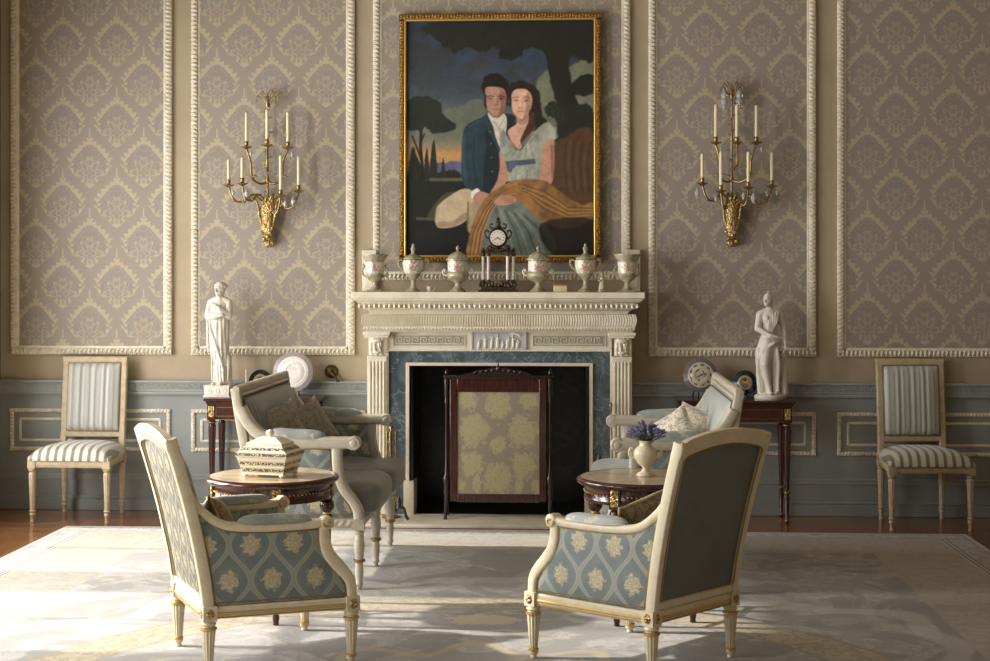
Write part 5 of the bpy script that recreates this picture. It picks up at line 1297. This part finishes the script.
stroke([(418, 416), (434, 416)], 1.5, (54, 38, 34), .9, 2); stroke([(466, 417), (484, 417)], 1.5, (48, 34, 30), .9, 2)
stroke([(448, 400), (446, 438)], 3, (206, 158, 132), .5, 4); stroke([(457, 412), (460, 440)], 3, (120, 78, 62), .6, 4); stroke([(442, 446), (460, 446)], 1.5, (108, 66, 54), .8, 2.5)
stroke([(436, 466), (450, 464), (466, 467)], 1.8, (118, 62, 56), .85, 2); stroke([(442, 474), (460, 474)], 2, (160, 106, 90), .5, 3); stroke([(444, 484), (462, 484)], 5, (150, 104, 84), .4, 6)
stroke([(420, 480), (440, 500), (462, 503), (484, 484)], 4, (84, 56, 46), .6, 5); stroke([(430, 380), (470, 384)], 8, (196, 148, 122), .4, 8); stroke([(418, 440)]*2, 8, (196, 140, 116), .4, 8)
# woman
poly([(514, 380), (526, 345), (570, 332), (622, 350), (652, 392), (662, 440), (668, 492), (690, 530), (640, 566), (600, 565), (560, 480), (520, 450)], (42, 32, 27), 4, wob=8)
poly([(550, 500), (602, 490), (608, 530), (634, 552), (604, 600), (566, 650), (544, 642), (512, 592), (510, 562), (548, 534)], (200, 152, 126), 3); stroke([(548, 520), (575, 530), (604, 512)], 9, (140, 96, 78), .55, 8); stroke([(545, 590), (560, 636)], 3, (166, 116, 96), .5, 4)
poly([(524, 402), (545, 374), (592, 374), (616, 400), (620, 440), (602, 490), (572, 516), (546, 502), (528, 468)], (212, 166, 138), 3); poly([(604, 390), (620, 440), (602, 490), (576, 514), (592, 460), (590, 420)], (166, 114, 90), 5, a=.7)
stroke([(546, 424)]*2, 9, (168, 122, 100), .45, 6); stroke([(594, 426)]*2, 9, (146, 102, 82), .5, 6)
stroke([(532, 414), (545, 408), (558, 413)], 1.5, (82, 58, 46), .85, 2); stroke([(580, 413), (594, 408), (608, 416)], 1.5, (74, 52, 42), .85, 2)
stroke([(537, 425), (553, 426)], 1.8, (60, 44, 40), .9, 2); stroke([(585, 427), (602, 428)], 1.8, (56, 42, 38), .9, 2)
stroke([(566, 415), (564, 450)], 3, (232, 194, 168), .5, 4); stroke([(574, 424), (576, 452)], 3, (170, 120, 98), .5, 4); stroke([(558, 460), (576, 460)], 1.4, (142, 92, 78), .8, 2.5)
stroke([(552, 478), (564, 475), (580, 479)], 2., (158, 82, 78), .85, 2); stroke([(558, 485), (574, 485)], 1.5, (190, 130, 114), .6, 2)
stroke([(540, 450)]*2, 9, (222, 164, 144), .4, 8); stroke([(560, 392), (585, 392)], 8, (232, 192, 166), .4, 8)
stroke([(532, 486), (552, 508), (574, 519), (600, 498)], 4, (128, 88, 72), .65, 5); stroke([(535, 560), (560, 620)], 10, (222, 176, 150), .35, 8)
stroke([(626, 488)]*2, 3, (220, 210, 180), .9)
stroke([(512, 384), (520, 420), (518, 450)], 5, (40, 30, 26), .9)
poly([(610, 470), (634, 500), (632, 560), (600, 610), (580, 642), (566, 616), (590, 560), (604, 520)], (74, 46, 34), 4, wob=5)
poly([(486, 560), (505, 592), (540, 648), (570, 655), (604, 612), (642, 560), (690, 528), (722, 555), (732, 604), (702, 622), (672, 700), (668, 792), (500, 802), (512, 740), (482, 700), (470, 640), (474, 590)], (146, 150, 132), 4, var=.2)
for k in range(6): stroke([(690+k*8, 540+k*3), (704+k*7, 600)], 2.2, (176, 180, 164), .7); stroke([(474+k*5, 575), (478+k*3, 640)], 2, (110, 124, 120), .6)
for k in range(7): stroke([(520+k*18, 690), (560+k*8, 640-k*3), (620+k*5, 570)], 2.5, (172, 176, 158) if k % 2 else (106, 116, 104), .5)
for k in range(6): stroke([(520+k*26, 750), (514+k*27, 800)], 3, (112, 120, 106) if k % 2 else (164, 168, 150), .55)
poly([(474, 710), (505, 708), (632, 698), (640, 720), (560, 728), (482, 732)], (74, 84, 100), 3, round_=False); poly([(505, 726), (530, 722), (524, 760), (508, 752)], (74, 84, 100), 3); poly([(510, 720), (536, 712), (545, 730), (520, 746)], (84, 96, 118), 2)
poly([(672, 640), (716, 606), (724, 700), (716, 800), (690, 826), (656, 796), (668, 700)], (184, 130, 108), 4); stroke([(712, 640), (716, 780)], 6, (120, 78, 62), .6)
poly([(468, 660), (500, 725), (506, 790), (470, 850), (436, 876), (424, 858), (456, 800), (470, 730)], (178, 128, 104), 4)
# legs and skirt
poly([(168, 960), (176, 920), (220, 880), (290, 838), (342, 846), (356, 890), (322, 930), (316, 980), (262, 1012), (190, 1020), (168, 994)], (178, 156, 124), 4, var=.12); stroke([(190, 1000), (250, 1000), (310, 960)], 12, (120, 98, 74), .5)
poly([(318, 940), (350, 892), (404, 900), (400, 970), (362, 1032), (322, 1036)], (160, 136, 106), 4); stroke([(322, 900), (318, 1030)], 5, (92, 70, 50), .6)
poly([(380, 960), (440, 896), (560, 884), (622, 930), (690, 1010), (720, 1146), (380, 1146)], (104, 114, 104), 4, var=.22)
for k in range(7): stroke([(450+k*22, 930+k*5), (480+k*30, 1030), (500+k*36, 1140)], 5, (136, 148, 136) if k % 2 else (58, 72, 70), .55)
poly([(334, 856), (362, 834), (378, 852), (346, 886)], (214, 208, 192), 3)
poly([(344, 878), (374, 848), (420, 860), (446, 866), (430, 900), (380, 904), (352, 900)], (178, 126, 100), 3)
# shawl
poly([(316, 1146), (330, 1040), (368, 936), (420, 862), (500, 812), (582, 792), (682, 802), (752, 852), (850, 912), (905, 900), (905, 968), (880, 992), (800, 1022), (700, 1006), (622, 952), (562, 900), (482, 890), (436, 930), (404, 996), (390, 1080), (376, 1146)], (138, 96, 52), 4, var=.3, wob=3)
for k in range(6): stroke([(330+k*9, 1140), (346+k*9, 1040), (392+k*8, 940), (450+k*6, 872), (540, 826+k*6)], 3, (184, 136, 74) if k % 2 else (92, 60, 30), .6)
for k in range(7): stroke([(560+k*8, 815+k*9), (680, 850+k*14), (790, 925+k*9), (900, 930+k*6)], 4, (178, 128, 68) if k % 2 else (94, 62, 32), .6)
poly([(440, 900), (476, 868), (530, 872), (548, 890), (520, 908), (470, 914)], (184, 134, 108), 3); 
for k in range(4): stroke([(480+k*4, 874+k*9), (536+k*2, 880+k*7)], 2, (132, 90, 70), .6)
poly([(660, 1000), (905, 980), (905, 1146), (720, 1146)], (34, 28, 24), 6, a=.8)
gr = img.mean(axis=2, keepdims=True); img = img*.86+gr*.14
img *= (1+.22*(fbm(16, 91)-.5)*(fbm(90, 95)))[..., None]
img *= (.94+.12*fbm(9, 70))[..., None]
x0, x1, z0, z1 = -.604, .596, 1.656, 3.154
pt = thing('framed_painting', (0, -.012, z0), 'large gilt-framed oil painting of a seated couple in old-fashioned dress above the mantel', 'painting')
yy = -.035
vs = [(x0+(x1-x0)*i/(NX-1), yy, (z1-z0)*j/(NY-1)) for j in range(NY) for i in range(NX)]
fs = [(j*NX+i, j*NX+i+1, (j+1)*NX+i+1, (j+1)*NX+i) for j in range(NY-1) for i in range(NX-1)]
nb = len(vs); vs += [(x0, 0, 0), (x1, 0, 0), (x1, 0, z1-z0), (x0, 0, z1-z0)]; fs.append((nb, nb+3, nb+2, nb+1))
me = bpy.data.meshes.new('canvas'); me.from_pydata(vs, [], fs)
c_ = np.clip(img*1.12, 0, 255).reshape(-1, 3)/255; lin = np.where(c_ <= .04045, c_/12.92, ((c_+.055)/1.055)**2.4)
at = me.color_attributes.new('paint', 'FLOAT_COLOR', 'POINT'); buf = np.ones((len(vs), 4), np.float32); buf[:nb, :3] = lin; buf[nb:, :3] = .1; at.data.foreach_set('color', buf.ravel())
m = Mat('oil_paint', (100, 100, 100), .45, 0, .35); n = m.new('ShaderNodeAttribute'); n.attribute_name = 'paint'; m.color(n.outputs['Color']); m.bump(m.noise(m.obj(), 160, 3), .15, .001)
me.materials.append(m.m); o = bpy.data.objects.new('canvas', me); COL.objects.link(o); o.parent = pt
f = MB(); W_ = .046; H_ = z1-z0
for p, q in (((x0-W_*.62, 0), (x0-W_*.62, H_)), ((x1+W_*.62, H_), (x1+W_*.62, 0)), ((x1+W_, -W_*.62), (x0-W_, -W_*.62)), ((x0-W_, H_+W_*.62), (x1+W_, H_+W_*.62))):
    carved(f, (p[0], -.048, p[1]), (q[0], -.048, q[1]), .016, .016, pitch=.02, amp=.8, step=.004)
fr = f.build('frame', 'framegilt', pt, smooth=60)
f = MB(); f.box(x0-W_, x1+W_, -.048, 0, -W_, -.004); f.box(x0-W_, x1+W_, -.048, 0, H_+.004, H_+W_); f.box(x0-W_, x0-.004, -.048, 0, -.004, H_+.004); f.box(x1+.004, x1+W_, -.048, 0, -.004, H_+.004)
f.build('frame_back', 'bronze', fr, smooth=0)
f = MB()
for p, q in (((x0-.007, -.007), (x0-.007, H_+.007)), ((x1+.007, H_+.007), (x1+.007, -.007)), ((x1+.014, -.007), (x0-.014, -.007)), ((x0-.014, H_+.007), (x1+.014, H_+.007))): f.bar([(p[0], -.05, p[1]), (q[0], -.05, q[1])], .010, .0085, n=8, p=.8)
f.build('inner_moulding', 'gilt', fr, smooth=60)
# repeats share a group phrase
GR = {'armchair': 'ivory armchairs facing the hearth', 'sofa': 'pair of painted sofas', 'side_chair': 'striped side chairs along the wall', 'console_table': 'pair of mahogany console tables', 'round_table': 'pair of round mahogany tables',
      'statue': 'marble statues on the console tables', 'porcelain_urn': 'porcelain urns on the mantel shelf', 'plate': 'plates on the console tables', 'plate_stand': 'stands under the plates', 'cushion': 'loose cushions on the seats', 'wall_sconce': 'pair of wall sconces', 'andiron': 'andirons by the firebox'}
for o in list(sc.objects):
    k = o.name.split('.')[0]
    if o.parent is None and k in GR and 'group' not in o: o['group'] = GR[k]
# ------------------------------------------------------------------ light and camera
w = bpy.data.worlds.new('World'); sc.world = w; w.use_nodes = True
bg = w.node_tree.nodes['Background']; bg.inputs[0].default_value = (.75, .85, 1, 1); bg.inputs[1].default_value = .6
sun = bpy.data.lights.new('Sun', 'SUN'); sun.energy = 3.7; sun.angle = math.radians(1.5); sun.color = (1, .955, .885)
so = bpy.data.objects.new('Sun', sun); COL.objects.link(so)
d = Vector((1, -.02, -math.tan(math.radians(29.5)))).normalized(); so.rotation_euler = d.to_track_quat('-Z', 'Y').to_euler(); so.location = (-8, -3, 6)
for i, (y0, y1) in enumerate(WINS):
    L = bpy.data.lights.new('DaylightAndFill', 'AREA'); L.shape = 'RECTANGLE'; L.size = WZ1-WZ0-.1; L.size_y = y1-y0-.1
    L.energy = (58, 100, 60, 34)[i]; L.color = (1, .975, .95); L.spread = math.radians(170)  # last two lamps are added fill, not daylight read from the room
    o = bpy.data.objects.new('DaylightAndFill', L); COL.objects.link(o); o.location = (XL-.22, (y0+y1)/2, (WZ0+WZ1)/2)
    o.rotation_euler = (0, -PI/2, 0)
cam = bpy.data.cameras.new('Camera'); cam.sensor_width = 36; cam.lens = 1500/990*36; cam.shift_y = -(330.5-278)/990; cam.clip_end = 60
co = bpy.data.objects.new('Camera', cam); COL.objects.link(co); co.location = (.50, -9.63, 1.51); co.rotation_euler = (PI/2, 0, math.radians(3.2)); sc.camera = co
vs = sc.view_settings; vs.view_transform = 'Standard'; vs.look = 'None'; vs.exposure = .52; vs.gamma = 1; vs.use_curve_mapping = False
sc.cycles.use_denoising = True; sc.cycles.max_bounces = 8; sc.cycles.diffuse_bounces = 4; sc.cycles.caustics_reflective = False; sc.cycles.caustics_refractive = False; sc.cycles.sample_clamp_indirect = 6
